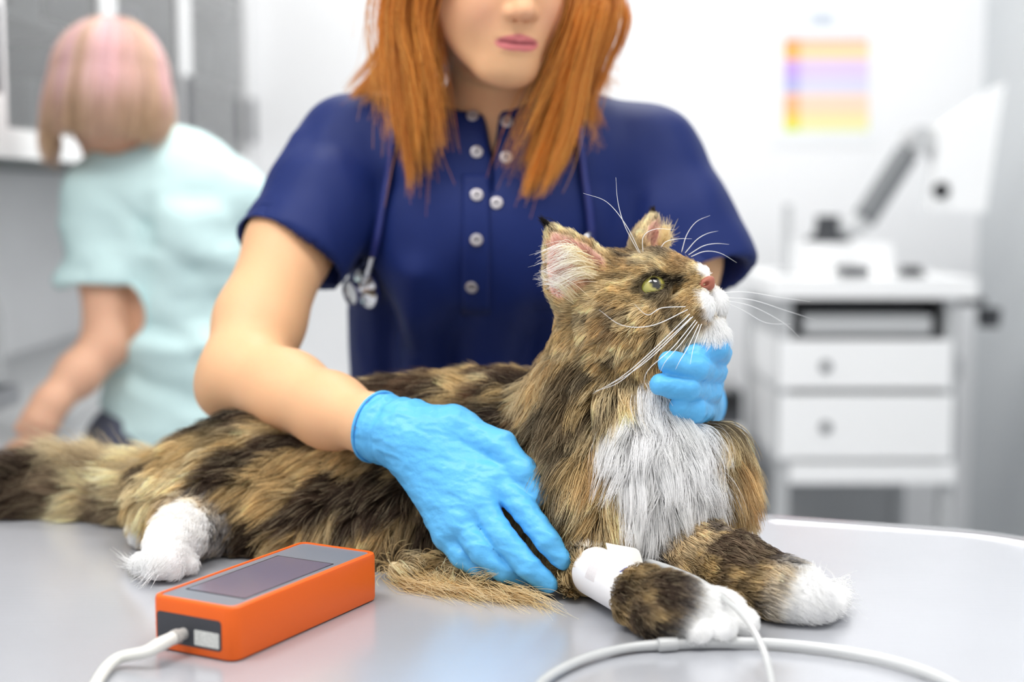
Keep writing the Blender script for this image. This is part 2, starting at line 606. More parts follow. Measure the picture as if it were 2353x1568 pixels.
# ---- wall cabinets with glass doors along the left wall
CFX = -0.86                       # cabinet front plane
CB, CT = 1.30, 2.25               # bottom and top
units = [(1.75, 2.34, 'nearest the camera'), (2.34, 3.02, 'above the assistant'), (3.02, 3.72, 'in the middle of the row'), (3.72, 4.62, 'next to the back wall')]
for i, (y0, y1, where) in enumerate(units):
    e = empty('wall_cabinet', (CFX, (y0 + y1) / 2, CB), 'white glass-fronted wall cabinet ' + where, 'cabinet', 'white wall cabinets with glass doors')
    t = 0.018; bx = LX + 0.003
    bm = bmesh.new()
    add_box(bm, (bx, y0, CB), (CFX, y0 + t, CT)); add_box(bm, (bx, y1 - t, CB), (CFX, y1, CT))
    add_box(bm, (bx, y0 + t, CB), (CFX, y1 - t, CB + t)); add_box(bm, (bx, y0 + t, CT - t), (CFX, y1 - t, CT))
    add_box(bm, (bx, y0 + t, CB + t), (bx + 0.01, y1 - t, CT - t))
    bm_obj('carcass', bm, 'cabinet_inside', e)
    for z in (1.55, 1.80, 2.03):
        box('shelf', (bx + 0.01, y0 + t, z), (CFX - 0.02, y1 - t, z + 0.016), 'white_matte', e, bevel=0)
    w = 0.05
    d = None
    bm = bmesh.new()
    x0, x1 = CFX, CFX + 0.02
    a, b = y0 + 0.004, y1 - 0.004
    add_box(bm, (x0, a, CB), (x1, a + w, CT)); add_box(bm, (x0, b - w, CB), (x1, b, CT))
    add_box(bm, (x0, a + w, CB), (x1, b - w, CB + w)); add_box(bm, (x0, a + w, CT - w), (x1, b - w, CT))
    d = bm_obj('door', bm, 'white_gloss', e)
    box('pane', (x0 + 0.008, a + w, CB + w), (x0 + 0.012, b - w, CT - w), 'glass_pane', d, bevel=0)
    box('handle', (x1, b - 0.032, CB + 0.1), (x1 + 0.022, b - 0.02, CB + 0.24), 'steel_dark', d, bevel=0.003)

# contents of the cabinets
rng = np.random.default_rng(5)
ctr = 0
items_lab = {'white': 'white', 'lilac': 'lilac', 'blue': 'pale blue', 'green': 'sage green', 'grey': 'grey'}
mat('box_white', rgb(238, 240, 242), 0.6); mat('box_lilac', rgb(178, 170, 205), 0.6); mat('box_blue', rgb(150, 165, 205), 0.6)
mat('box_green', rgb(150, 178, 150), 0.6); mat('box_grey', rgb(150, 155, 158), 0.6)
stock = [  # unit, shelf z, y, width, height, colour
    (1, 1.566, 2.42, 0.10, 0.13, 'lilac'), (1, 1.566, 2.54, 0.09, 0.10, 'blue'), (1, 1.318, 2.50, 0.15, 0.12, 'white'), (1, 1.816, 2.60, 0.2, 0.13, 'white'),
    (1, 1.566, 2.75, 0.16, 0.15, 'white'), (1, 1.318, 2.78, 0.12, 0.14, 'grey'),
    (2, 1.566, 3.2, 0.2, 0.16, 'white'), (2, 1.318, 3.2, 0.14, 0.15, 'grey'), (2, 1.318, 3.45, 0.16, 0.12, 'white'), (2, 1.566, 3.5, 0.14, 0.12, 'lilac'),
    (3, 1.318, 4.0, 0.14, 0.14, 'white'), (3, 1.566, 4.05, 0.2, 0.1, 'green'), (3, 1.566, 4.35, 0.2, 0.13, 'grey'), (3, 1.318, 4.3, 0.16, 0.12, 'blue')]
sh = {1.318: 'bottom', 1.566: 'second', 1.816: 'third'}
un = {1: 'behind the assistant head', 2: 'in the middle cabinet', 3: 'in the far cabinet'}
for (u_, z, y, w, h_, c_) in stock:
    e = empty('storage_box', (-1.0, y, z), '%s supply box %s, %s shelf, %s' % (items_lab[c_], un[u_], sh[z], 'left' if y < (2.68, 3.37, 4.17)[u_ - 1] else 'right'), 'box', 'boxes in the glass cabinets')
    box('carton', (-1.12, y - w / 2, z), (-0.92, y + w / 2, z + h_ * 0.8), 'box_' + c_, e, bevel=0.004)
    box('lid', (-1.123, y - w / 2 - 0.003, z + h_ * 0.72), (-0.917, y + w / 2 + 0.003, z + h_), 'box_' + c_, e, bevel=0.004)

# ---- base units, worktop and splashback on the left
WX = -0.84
structure(box('wall_splashback', (LX, 1.2, 0.84), (LX + 0.012, BY - 0.02, CB - 0.01), 'backsplash', bevel=0), 'grey splashback under the glass cabinets')
for i, (y0, y1, where) in enumerate([(1.3, 2.1, 'nearest the camera'), (2.1, 2.9, 'in front of the assistant'), (2.9, 3.75, 'in the middle'), (3.75, 4.6, 'by the back wall')]):
    e = empty('base_cabinet', (WX, (y0 + y1) / 2, 0), 'white base cabinet with two doors ' + where, 'cabinet', 'white base cabinets under the worktop')
    box('body', (LX + 0.013, y0 + 0.001, 0.08), (WX, y1 - 0.001, 0.80), 'white_matte', e, bevel=0.002)
    box('plinth', (LX + 0.013, y0 + 0.001, 0.0), (WX - 0.05, y1 - 0.001, 0.08), 'grey_plastic', e, bevel=0)
    ym = (y0 + y1) / 2
    for (a, b, hy) in ((y0 + 0.004, ym - 0.003, ym - 0.05), (ym + 0.003, y1 - 0.004, ym + 0.05)):
        d = box('door', (WX + 0.0005, a, 0.09), (WX + 0.018, b, 0.795), 'white_gloss', e, bevel=0.003)
        box('handle', (WX + 0.018, hy - 0.006, 0.55), (WX + 0.04, hy + 0.006, 0.7), 'steel_dark', d, bevel=0.003)
tag(box('worktop', (LX + 0.013, 1.3, 0.80), (WX + 0.03, 4.6, 0.838), 'light_grey', bevel=0.005),
    'pale grey worktop running under the glass cabinets', 'worktop')
e = empty('wall_dispenser', (-1.18, 2.28, 1.14), 'small black wall box on the grey splashback', 'dispenser')
box('housing', (LX + 0.0125, 2.62, 1.13), (LX + 0.07, 2.76, 1.22), 'black', e, bevel=0.008)
box('front_panel', (LX + 0.07, 2.64, 1.145), (LX + 0.076, 2.74, 1.205), 'dark_grey', e, bevel=0.002)
e = empty('soap_bottle', (-1.1, 2.95, 0.838), 'grey pump bottle on the worktop beside the assistant', 'bottle')
lathe('bottle', [(0, 0), (0.035, 0), (0.037, 0.01), (0.037, 0.15), (0.03, 0.175), (0.014, 0.19), (0.014, 0.2), (0, 0.2)], (-1.1, 2.95, 0.838), (0, 0, 1), 'light_grey', e)
lathe('pump', [(0.016, 0.2), (0.016, 0.225), (0.005, 0.226), (0.005, 0.26), (0.012, 0.261), (0.012, 0.275), (0, 0.275)], (-1.1, 2.95, 0.838), (0, 0, 1), 'grey_plastic', e)
e = empty('instrument_tray', (-1.05, 2.5, 0.838), 'shallow steel tray lying on the worktop', 'tray')
box('pan', (-1.13, 2.42, 0.838), (-0.95, 2.72, 0.848), 'steel_dark', e, bevel=0.003)
bm = bmesh.new()
for (a, b) in (((-1.13, 2.42), (-0.95, 2.426)), ((-1.13, 2.714), (-0.95, 2.72)), ((-1.13, 2.426), (-1.124, 2.714)), ((-0.956, 2.426), (-0.95, 2.714))):
    add_box(bm, (*a, 0.848), (*b, 0.875))
bm_obj('rim', bm, 'steel_dark', e)

# ---- poster on the back wall
PY = BY - 0.004


def W(px, py):      # point of the back wall seen at a pixel
    return P(px, py, PY)


a, b = W(1772, 8), W(2012, 335)
e = empty('wall_poster', ((a[0] + b[0]) / 2, PY, b[2]), 'white poster with rainbow colour bands on the back wall', 'poster')
box('sheet', (a[0], PY, b[2]), (b[0], PY + 0.0035, a[2]), 'box_white', e, bevel=0)
bands = [(88, 98, (250, 120, 120), (250, 160, 160)), (98, 138, (255, 178, 90), (250, 214, 170)), (140, 178, (196, 160, 236), (220, 200, 244)),
         (178, 214, (180, 180, 226), (216, 214, 236)), (218, 258, (255, 180, 130), (252, 214, 190)), (258, 280, (255, 204, 90), (250, 226, 170)),
         (280, 302, (216, 230, 90), (236, 238, 180))]
for j, (p0, p1, c0, c1) in enumerate(bands):
    for k, (q0, q1, cc) in enumerate(((1802, 1836, c0), (1836, 1996, c1))):
        mn = 'poster_ink_%d_%d' % (j, k); mat(mn, rgb(*cc), 0.6)
        a, b = W(q0, p0), W(q1, p1)
        box('colour_band', (a[0], PY - 0.0012, b[2]), (b[0], PY, a[2]), mn, e, bevel=0)
mat('poster_head', rgb(196, 204, 216), 0.6)
a, b = W(1862, 30), W(1916, 60)
box('header_mark', (a[0], PY - 0.0012, b[2]), (b[0], PY, a[2]), 'poster_head', e, bevel=0)

# ---- drawer trolley at the back on the right
D = 3.75


def C3(px, py, d=D):
    return P(px, py, d)


x0, x1 = C3(1790, 700)[0], C3(2205, 700)[0]
zt = C3(1900, 645)[2]
e = empty('drawer_trolley', ((x0 + x1) / 2, D + 0.25, 0), 'white medical drawer trolley with two large drawers', 'trolley')
dp = 0.5
post = 0.035
for (px_, py_) in ((x0, D), (x1 - post, D), (x0, D + dp - post), (x1 - post, D + dp - post)):
    box('post', (px_, py_, 0.09), (px_ + post, py_ + post, zt - 0.03), 'light_grey', e, bevel=0.006)
    w = empty('caster', (px_ + post / 2, py_ + post / 2, 0.045)); w.parent = e; w.matrix_parent_inverse = e.matrix_basis.inverted()
    lathe('wheel', [(0, -0.012), (0.04, -0.012), (0.045, -0.006), (0.045, 0.006), (0.04, 0.012), (0, 0.012)], (px_ + post / 2, py_ + post / 2, 0.045), (1, 0, 0), 'dark_grey', w)
    cyl_between('fork', (px_ + post / 2, py_ + post / 2, 0.05), (px_ + post / 2, py_ + post / 2, 0.1), 0.012, 'grey_plastic', w)
a, b = C3(1768, 640), C3(2238, 684)
box('top_tray', (a[0], D - 0.03, b[2]), (b[0], D + dp + 0.01, a[2]), 'white_gloss', e, bevel=0.012)
zb = C3(1900, 1060)[2]
box('side_panel', (x0 + 0.004, D + post, zb), (x0 + 0.016, D + dp - post, zt - 0.05), 'light_grey', e, bevel=0.002)
box('side_panel', (x1 - 0.016, D + post, zb), (x1 - 0.004, D + dp - post, zt - 0.05), 'light_grey', e, bevel=0.002)
box('back_panel', (x0 + post, D + dp - 0.02, zb), (x1 - post, D + dp - 0.008, zt - 0.05), 'grey_plastic', e, bevel=0.002)
# open slot with a grey keyboard shelf
a, b = C3(1800, 702), C3(2180, 768)
box('slot_back', (a[0], D + 0.14, b[2] - 0.01), (b[0], D + 0.15, a[2]), 'dark_grey', e, bevel=0)
box('slot_floor', (a[0], D + 0.005, b[2] - 0.014), (b[0], D + 0.15, b[2] - 0.004), 'dark_grey', e, bevel=0)
a, b = C3(1850, 728, D - 0.02), C3(2140, 768, D - 0.02)
box('shelf_grip', (a[0], D - 0.02, b[2]), (b[0], D + 0.1, a[2]), 'light_grey', e, bevel=0.012)
for (p0, p1, ky) in ((782, 893, 842), (908, 1055, 982)):
    a, b = C3(1792, p0, D - 0.02), C3(2185, p1, D - 0.02)
    d = box('drawer', (a[0], D - 0.02, b[2]), (b[0], D + 0.4, a[2]), 'white_gloss', e, bevel=0.02, segs=4)
    k = C3(1897, ky, D - 0.02)
    lathe('lock', [(0, 0), (0.016, 0), (0.016, 0.006), (0.012, 0.01), (0, 0.01)], k, (0, -1, 0), 'grey_plastic', d)
a, b = C3(1812, 1062), C3(2190, 1108)
box('lower_shelf', (a[0], D - 0.02, b[2]), (b[0], D + dp, a[2]), 'white_gloss', e, bevel=0.01)
box('bottom_shelf', (x0 + post, D + 0.02, 0.14), (x1 - post, D + dp - 0.02, 0.16), 'grey_plastic', e, bevel=0.005)
box('lower_back', (x0 + post, D + dp - 0.02, 0.16), (x1 - post, D + dp - 0.01, b[2]), 'light_grey', e, bevel=0)
# bracket with a dark holder on its side
a = C3(2255, 690)
br = box('bracket', (x1, D + 0.08, a[2] - 0.02), (a[0] + 0.04, D + 0.1, a[2]), 'dark_grey', e, bevel=0.004)
a = C3(2290, 730)
lathe('holder_cup', [(0, 0), (0.028, 0), (0.032, 0.05), (0.026, 0.05), (0.024, 0.006), (0, 0.006)], (a[0], D + 0.06, a[2] - 0.03), (0, 0, 1), 'dark_grey', br)
a = C3(2215, 855)
box('side_clip', (x1, D + 0.06, a[2] - 0.03), (x1 + 0.03, D + 0.1, a[2] + 0.03), 'light_grey', e, bevel=0.006)

# ---- white instrument with an articulated arm on the trolley
topz = C3(1900, 640)[2]
Y = D + 0.16
a, b = C3(1850, 560, Y), C3(2050, 632, Y)
e = empty('arm_instrument', ((a[0] + b[0]) / 2, Y + 0.1, topz), 'white bench instrument with a grey tilting arm on the trolley', 'instrument')
box('housing', (a[0], Y, topz), (b[0], Y + 0.22, a[2]), 'white_gloss', e, bevel=0.02, segs=3)
a = C3(1920, 556, Y)
lathe('turntable', [(0, 0), (0.062, 0), (0.062, 0.012), (0.04, 0.02), (0.034, 0.05), (0.034, 0.075), (0, 0.075)], (a[0], Y + 0.1, C3(1920, 560, Y)[2]), (0, 0, 1), 'dark_grey', e)
p0, p1, p2, p3 = C3(1985, 505, Y + 0.1), C3(2085, 350, Y + 0.1), C3(2110, 322, Y + 0.1), C3(2160, 400, Y + 0.08)
tube('shoulder_link', [C3(1925, 530, Y + 0.1), C3(1960, 522, Y + 0.1), p0], 0.03, 'light_grey', e, samples=12)
arm = tube('lower_arm', [p0, (p0 + p1) / 2, p1], 0.034, 'grey_plastic', e, samples=10)
cyl_between('joint', p2 - V(0, 0.05, 0), p2 + V(0, 0.05, 0), 0.036, 'light_grey', e)
tube('upper_arm', [p2, C3(2140, 350, Y + 0.09), C3(2165, 420, Y + 0.08)], 0.014, 'light_grey', e, samples=10)
# tilted white head
q = [C3(2310, 190, Y), C3(2160, 290, Y), C3(2140, 480, Y), C3(2265, 490, Y)]
bm = bmesh.new()
fr_ = [bm.verts.new(tuple(k_)) for k_ in q]; bk_ = [bm.verts.new(tuple(k_ + V(0.02, 0.14, 0))) for k_ in q]
bm.faces.new(fr_); bm.faces.new(bk_[::-1])
for i in range(4): bm.faces.new((fr_[i], bk_[i], bk_[(i + 1) % 4], fr_[(i + 1) % 4]))
hd = shade_auto(bm_obj('head', bm, 'white_gloss', e, bevel=0.015))
cyl_between('lens', C3(2160, 440, Y - 0.01), C3(2175, 425, Y + 0.06), 0.022, 'black', hd)
box('control_pad', tuple(C3(1935, 634, Y - 0.12)), tuple(C3(2000, 615, Y - 0.12) + V(0, 0.09, 0)), 'dark_grey', e, bevel=0.006)
e2 = empty('foot_switch', C3(2100, 636, Y - 0.1), 'small dark foot switch on the trolley top', 'switch')
a = C3(2075, 636, Y - 0.1)
box('base', (a[0], Y - 0.1, topz), (a[0] + 0.06, Y - 0.03, topz + 0.012), 'dark_grey', e2, bevel=0.004)
box('pedal', (a[0] + 0.008, Y - 0.095, topz + 0.012), (a[0] + 0.052, Y - 0.035, topz + 0.026), 'black', e2, bevel=0.005)
e2 = empty('upright_holder', C3(1812, 560, Y), 'slim grey upright holder at the trolley corner', 'holder')
a = C3(1812, 470, Y)
box('stem', (a[0] - 0.01, Y, topz + 0.01), (a[0] + 0.01, Y + 0.02, a[2]), 'light_grey', e2, bevel=0.004)
box('foot', (a[0] - 0.03, Y - 0.03, topz), (a[0] + 0.03, Y + 0.05, topz + 0.0105), 'light_grey', e2, bevel=0.003)

# ---- low stand with a dark machine left of the trolley
D2 = 3.95
a, b = P(1655, 985, D2), P(1755, 1040, D2)
e = empty('equipment_stand', ((a[0] + b[0]) / 2, D2 + 0.15, 0), 'low white equipment stand left of the drawer trolley', 'stand')
a = a - V(.06, 0, 0); b = b - V(.06, 0, 0)
box('shelf_top', (a[0] - 0.12, D2, b[2]), (b[0], D2 + 0.34, a[2]), 'white_gloss', e, bevel=0.008)
for (x_, y_) in ((a[0] - 0.1, D2 + 0.02), (b[0] - 0.05, D2 + 0.02), (a[0] - 0.1, D2 + 0.29), (b[0] - 0.05, D2 + 0.29)):
    box('leg', (x_, y_, 0), (x_ + 0.03, y_ + 0.03, b[2]), 'light_grey', e, bevel=0.004)
box('lower_bin', (a[0] - 0.06, D2 + 0.05, 0.1), (b[0] - 0.06, D2 + 0.28, 0.45), 'light_grey', e, bevel=0.03, segs=3)
box('bin_shelf', (a[0] - 0.1, D2 + 0.02, 0.085), (b[0] - 0.02, D2 + 0.31, 0.1), 'light_grey', e, bevel=0.002)
z0 = a[2]
a, b = P(1635, 900, D2 + 0.05), P(1705, 985, D2 + 0.05)
e = empty('dark_machine', ((a[0] + b[0]) / 2, D2 + 0.15, z0), 'dark grey boxy machine on the low white stand', 'machine')
m = box('case', (a[0], D2 + 0.05, z0), (b[0], D2 + 0.25, a[2]), 'dark_grey', e, bevel=0.012, segs=3)
c0, c1 = P(1660, 905, D2 + 0.045), P(1698, 945, D2 + 0.045)
box('display', (c0[0], D2 + 0.044, c1[2]), (c1[0], D2 + 0.05, c0[2]), 'black', m, bevel=0.002)
box('lid', (a[0] + 0.01, D2 + 0.07, a[2]), (b[0] - 0.03, D2 + 0.23, a[2] + 0.05), 'light_grey', m, bevel=0.015, segs=3)
# white plate and stub put in for a pale spot on the side wall
a = np.array([RX, 3.3, 1.56])
e = empty('wall_stub', a, 'small white hook plate for a pale spot on the grey side wall', 'stub')
box('plate', (RX - 0.008, 3.28, 1.52), (RX, 3.36, 1.60), 'white_gloss', e, bevel=0.003)
box('stub', (RX - 0.03, 3.31, 1.55), (RX - 0.008, 3.33, 1.57), 'white_gloss', e, bevel=0.003)

# ================================================================== examination table
u = unit(V(1, -0.33)); nn = V(u[1], -u[0])          # along the far edge, towards the camera
B0 = V(0.216, 1.49)
Wd, rad = 0.84, 0.19
start = B0 - u * 1.04; end = B0 + u * (0.235 + rad)


def table_outline(inset):
    r = rad - inset
    pts = []
    c1 = end - u * rad + nn * rad
    for a in np.linspace(0, math.pi / 2, 20): pts.append(c1 - nn * r * math.cos(a) + u * r * math.sin(a))
    c2 = end - u * rad + nn * (Wd - rad)
    for a in np.linspace(0, math.pi / 2, 20): pts.append(c2 + u * r * math.cos(a) + nn * r * math.sin(a))
    c3 = start + u * rad + nn * (Wd - rad)
    for a in np.linspace(0, math.pi / 2, 20): pts.append(c3 + nn * r * math.cos(a) - u * r * math.sin(a))
    c4 = start + u * rad + nn * rad
    for a in np.linspace(0, math.pi / 2, 20): pts.append(c4 - u * r * math.cos(a) - nn * r * math.sin(a))
    return np.array(pts)


tb = empty('exam_table', (*((start + end) / 2 + nn * Wd / 2), 0), 'stainless steel examination table with rounded corners under the cat', 'table')


def ring_loft(name, sections, material, parent, close=True):
    """sections: list of (inset, z); lofts the outline, caps the last one"""
    vs = []; n = 80
    for (ins, z) in sections:
        o = table_outline(ins); vs += [(p[0], p[1], z) for p in o]
    bm = bmesh.new(); bv = [bm.verts.new(v) for v in vs]
    for j in range(len(sections) - 1):
        for i in range(n):
            bm.faces.new((bv[j * n + i], bv[j * n + (i + 1) % n], bv[(j + 1) * n + (i + 1) % n], bv[(j + 1) * n + i]))
    if close:
        bm.faces.new([bv[i] for i in range(n)][::-1]); bm.faces.new([bv[(len(sections) - 1) * n + i] for i in range(n)])
    return shade_auto(bm_obj(name, bm, material, parent), 0.5)


ring_loft('tabletop', [(0.008, TZ - 0.03), (0.008, TZ)], 'steel', tb)
bm = None
ring_loft('edge_rim', [(0.009, TZ - 0.032), (0.003, TZ - 0.032), (0.0, TZ - 0.028), (0.0, TZ + 0.001), (0.002, TZ + 0.003), (0.006, TZ + 0.003), (0.009, TZ + 0.0005), (0.009, TZ - 0.032)], 'chrome', tb, close=False)
ctrp = (start + end) / 2 + nn * Wd / 2
ctrp = ctrp + u * 0.05
lathe('column', [(0.16, TZ - 0.06), (0.07, TZ - 0.1), (0.055, TZ - 0.3), (0.055, 0.4), (0.075, 0.39), (0.075, 0.06), (0.0, 0.06)], (*ctrp, 0), (0, 0, 1), 'steel_dark', tb)
box('underframe', (-0.45, -0.2, -0.03), (0.45, 0.2, 0), 'steel_dark', tb, bevel=0.005, M=Matrix.Translation((*ctrp, TZ - 0.03)) @ Matrix.Rotation(math.atan2(u[1], u[0]), 4, 'Z'))
box('foot', (-0.42, -0.27, 0), (0.42, 0.27, 0.06), 'steel_dark', tb, bevel=0.015, M=Matrix.Translation((*ctrp, 0)) @ Matrix.Rotation(math.atan2(u[1], u[0]), 4, 'Z'))

# ================================================================== orange handheld monitor
N_, R_, L_ = T(540, 1527), T(872, 1377), T(352, 1487)
ex = unit((R_ - N_)[:2]); ey = V(-ex[1], ex[0])
if np.dot(ey, (L_ - N_)[:2]) < 0: ey = -ey
LEN = np.linalg.norm((R_ - N_)[:2]); WID = np.dot((L_ - N_)[:2], ey); HT = 0.0405
DM = Matrix(((ex[0], ey[0], 0, N_[0]), (ex[1], ey[1], 0, N_[1]), (0, 0, 1, TZ + 0.0005), (0, 0, 0, 1)))
dv = empty('handheld_monitor', (*(N_[:2] + ex * LEN / 2 + ey * WID / 2), TZ), 'orange handheld monitor with grey screen lying on the steel table', 'monitor')


def rrect(x0, x1, y0, y1, r, n=6):
    pts = []
    for (cx_, cy_, a0) in ((x1 - r, y1 - r, 0), (x0 + r, y1 - r, 90), (x0 + r, y0 + r, 180), (x1 - r, y0 + r, 270)):
        for k in range(n + 1):
            a = math.radians(a0 + 90 * k / n); pts.append((cx_ + r * math.cos(a), cy_ + r * math.sin(a)))
    return pts


def loft2(name, secs, material, parent, M, cap0=True, cap1=True, ang=0.5):
    """secs: list of (points2d, z)"""
    bm = bmesh.new(); n = len(secs[0][0]); rows = []
    for (pp, z) in secs: rows.append([bm.verts.new((x, y, z)) for (x, y) in pp])
    for j in range(len(rows) - 1):
        for i in range(n): bm.faces.new((rows[j][i], rows[j][(i + 1) % n], rows[j + 1][(i + 1) % n], rows[j + 1][i]))
    if cap0: bm.faces.new(rows[0][::-1])
    if cap1: bm.faces.new(rows[-1])
    bmesh.ops.transform(bm, matrix=M, verts=bm.verts)
    return shade_auto(bm_obj(name, bm, material, parent), ang)


def shell_sec(i, z): return (rrect(i, LEN - i, i, WID - i, max(0.0095 - i, 0.0015)), z)


sh_ = loft2('shell', [shell_sec(0.0025, 0), shell_sec(0.0006, 0.0008), shell_sec(0, 0.003), shell_sec(0, HT - 0.003), shell_sec(0.0008, HT - 0.0008), shell_sec(0.0025, HT),
                      shell_sec(0.0045, HT), shell_sec(0.005, HT - 0.0012)], 'orange_plastic', dv, DM, cap1=False)
loft2('face_plate', [(rrect(0.005, LEN - 0.005, 0.005, WID - 0.005, 0.006), HT - 0.003), (rrect(0.005, LEN - 0.005, 0.005, WID - 0.005, 0.006), HT - 0.0008)], 'device_grey', dv, DM)
fp = [c for c in dv.children if c.name.startswith('face_plate')][0]
s0, s1, w0, w1 = 0.026, LEN * 0.74, 0.011, WID - 0.012
loft2('screen_recess', [(rrect(s0, s1, w0, w1, 0.0008, 2), HT - 0.0009), (rrect(s0, s1, w0, w1, 0.0008, 2), HT - 0.00055)], 'black', fp, DM)
loft2('screen', [(rrect(s0 + .001, s1 - 0.0016, w0 + .0006, w1 - 0.0016, 0.0008, 2), HT - 0.0009), (rrect(s0 + .001, s1 - 0.0016, w0 + 0.0006, w1 - 0.0016, 0.0008, 2), HT - 0.0004)], 'screen_glass', fp, DM)
# socket recess on the short end (x = 0 side)
EM = DM @ Matrix(((0, 0, -1, 0), (1, 0, 0, 0), (0, 1, 0, 0), (0, 0, 0, 1)))      # local x->width, y->height, z->outwards
ep = loft2('end_panel', [(rrect(0.012, WID - 0.007, 0.0065, HT - 0.011, 0.003), -0.004), (rrect(0.012, WID - 0.007, 0.0065, HT - 0.011, 0.003), 0.0004)], 'device_dark', dv, EM)
loft2('label_plate', [(rrect(0.014, 0.037, 0.0085, 0.020, 0.0008, 2), 0.0), (rrect(0.014, 0.037, 0.0085, 0.020, 0.0008, 2), 0.0008)], 'label_white', ep, EM)


def dpt(x, y, z): return np.array(DM @ Vector((x, y, z)))


k0 = dpt(0.0, 0.047, 0.0155)
lathe('plug', [(0, -0.004), (0.0045, -0.004), (0.0045, 0.006), (0.0055, 0.007), (0.0055, 0.012), (0.004, 0.013), (0, 0.013)], k0, (-ex[0], -ex[1], 0), 'connector_grey', ep, n=16)
cbl = tube('monitor_cable', [k0 - V(*ex, 0) * 0.012, k0 - V(*ex, 0) * 0.026 + V(0, 0, -0.001), k0 - V(*ex, 0) * 0.038 + V(-.003, 0, -0.0035), T(268, 1516, TZ + 0.0068), T(228, 1560, TZ + 0.0046), T(185, 1650, TZ + 0.0045)],
           [0.0048, 0.0052, 0.0045, 0.0042, 0.0042, 0.0042], 'cable_white', None, samples=50)
tag(cbl, 'white cable plugged into the end of the orange monitor', 'cable')

# ================================================================== people: shared helpers
from mathutils.bvhtree import BVHTree


def bvh_of(v, f):
    return BVHTree.FromPolygons([tuple(q) for q in v.tolist()], [tuple(q) for q in f.tolist()])


def hit(bvh, px, py):
    """point and normal where the sight line through a photo pixel meets a surface"""
    d = P(px, py, 1.0) - V(0, 0, CZ)
    co, no, i, di = bvh.ray_cast(Vector((0, 0, CZ)), Vector(d).normalized())
    if co is None: return None, None
    return np.array(co), np.array(no)


def hand_prims(h, grow=0.0, k=0.009):
    """h: dict with wrist + five digit chains [(point, radius) ...], first joint of the fingers = knuckle"""
    pr = []
    for nm in ('index', 'middle', 'ring', 'little'):
        ch = h[nm]
        pr.append(cap(h['wrist'], ch[0][0], h['wr'] * 0.72 + grow, ch[0][1] * 1.12 + grow, k=0.016))
    for nm in ('index', 'middle', 'ring', 'little', 'thumb'):
        ch = h[nm]
        for (a, ra), (b, rb) in zip(ch[:-1], ch[1:]):
            pr.append(cap(a, b, ra + grow, rb + grow, k=0.0012 if nm != 'thumb' else 0.004))
    pr.append(cap(h['wrist'], h['thumb'][0][0], h['wr'] * 0.75 + grow, h['thumb'][0][1] + grow, k=0.015))
    # web between knuckles
    for a, b in (('index', 'middle'), ('middle', 'ring'), ('ring', 'little')):
        pr.append(cap(h[a][0][0], h[b][0][0], h[a][0][1] * 0.95 + grow, h[b][0][1] * 0.95 + grow, k=0.008))
    return pr


def pj(lst):
    return [(P(a, b, d), r) for (a, b, d, r) in lst]


HR = dict(wrist=P(935, 1000, 1.258), wr=0.029,
          index=pj([(1146, 1104, 1.214, .0122), (1207, 1176, 1.190, .0105), (1258, 1243, 1.172, .0097), (1292, 1288, 1.170, .0074)]),
          middle=pj([(1104, 1158, 1.204, .0122), (1155, 1238, 1.180, .0108), (1215, 1305, 1.168, .0097), (1260, 1342, 1.168, .0072)]),
          ring=pj([(1064, 1200, 1.202, .0116), (1106, 1268, 1.180, .0102), (1160, 1312, 1.178, .0092), (1200, 1334, 1.184, .0068)]),
          little=pj([(1028, 1230, 1.206, .0104), (1062, 1280, 1.194, .0092), (1093, 1304, 1.192, .0082), (1122, 1320, 1.194, .0064)]),
          thumb=pj([(1040, 985, 1.25, .017), (1150, 1030, 1.226, .0140), (1200, 1085, 1.210, .0118), (1232, 1138, 1.202, .0090)]))
HL = dict(wrist=P(1585, 935, 1.365), wr=0.028,
          index=pj([(1620, 864, 1.298, .0120), (1651, 816, 1.240, .0106), (1646, 802, 1.204, .0102), (1594, 816, 1.190, .0080)]),
          middle=pj([(1615, 895, 1.300, .0120), (1640, 854, 1.232, .0108), (1598, 846, 1.178, .0104), (1538, 834, 1.168, .0088)]),
          ring=pj([(1605, 930, 1.300, .0118), (1630, 902, 1.228, .0106), (1578, 894, 1.175, .0102), (1520, 884, 1.166, .0086)]),
          little=pj([(1592, 960, 1.300, .0112), (1618, 945, 1.230, .0104), (1594, 943, 1.188, .0098), (1562, 934, 1.176, .0080)]),
          thumb=pj([(1560, 930, 1.350, .017), (1500, 890, 1.345, .014), (1460, 850, 1.338, .012), (1440, 815, 1.332, .010)]))

SHR, ELR, WRR = P(803, 338, 1.655), P(557, 862, 1.455), P(860, 978, 1.283)
SHL, ELL, WRL = P(1495, 365, 1.655), P(1535, 890, 1.60), P(1590, 930, 1.37)
ARM_R = chain([SHR, P(668, 560, 1.575), P(596, 740, 1.505), ELR, P(660, 905, 1.40), P(760, 945, 1.335), WRR, HR['wrist']],
              [.050, .0465, .0455, .0415, .0405, .0335, .0248, .024], k=0.02)
ARM_R.append(ell(P(510, 905, 1.468), (.022, .022, .022), k=0.03))
ARM_L = chain([SHL, P(1560, 600, 1.62), ELL, P(1555, 905, 1.48), WRL, HL['wrist']], [.050, .045, .040, .034, .0245, .023], k=0.02)
GLOVE_R = [cap(P(866, 981, 1.282), P(960, 1010, 1.252), .0325, .0290, k=0.012)] + hand_prims(HR, 0.0008)
GLOVE_L = [cap(P(1588, 925, 1.42), HL['wrist'], .0335, .029, k=0.012)] + hand_prims(HL, 0.0008)

# ------------------------------------------------------------------ the vet
vet = empty('person', (-0.02, 1.74, 0), 'person in navy scrub top and blue gloves holding the cat on the table', 'person', None)
HC = np.array([-0.014, 1.56, 1.4835]); HS = 0.965; HF = fr(19, -15, -2)


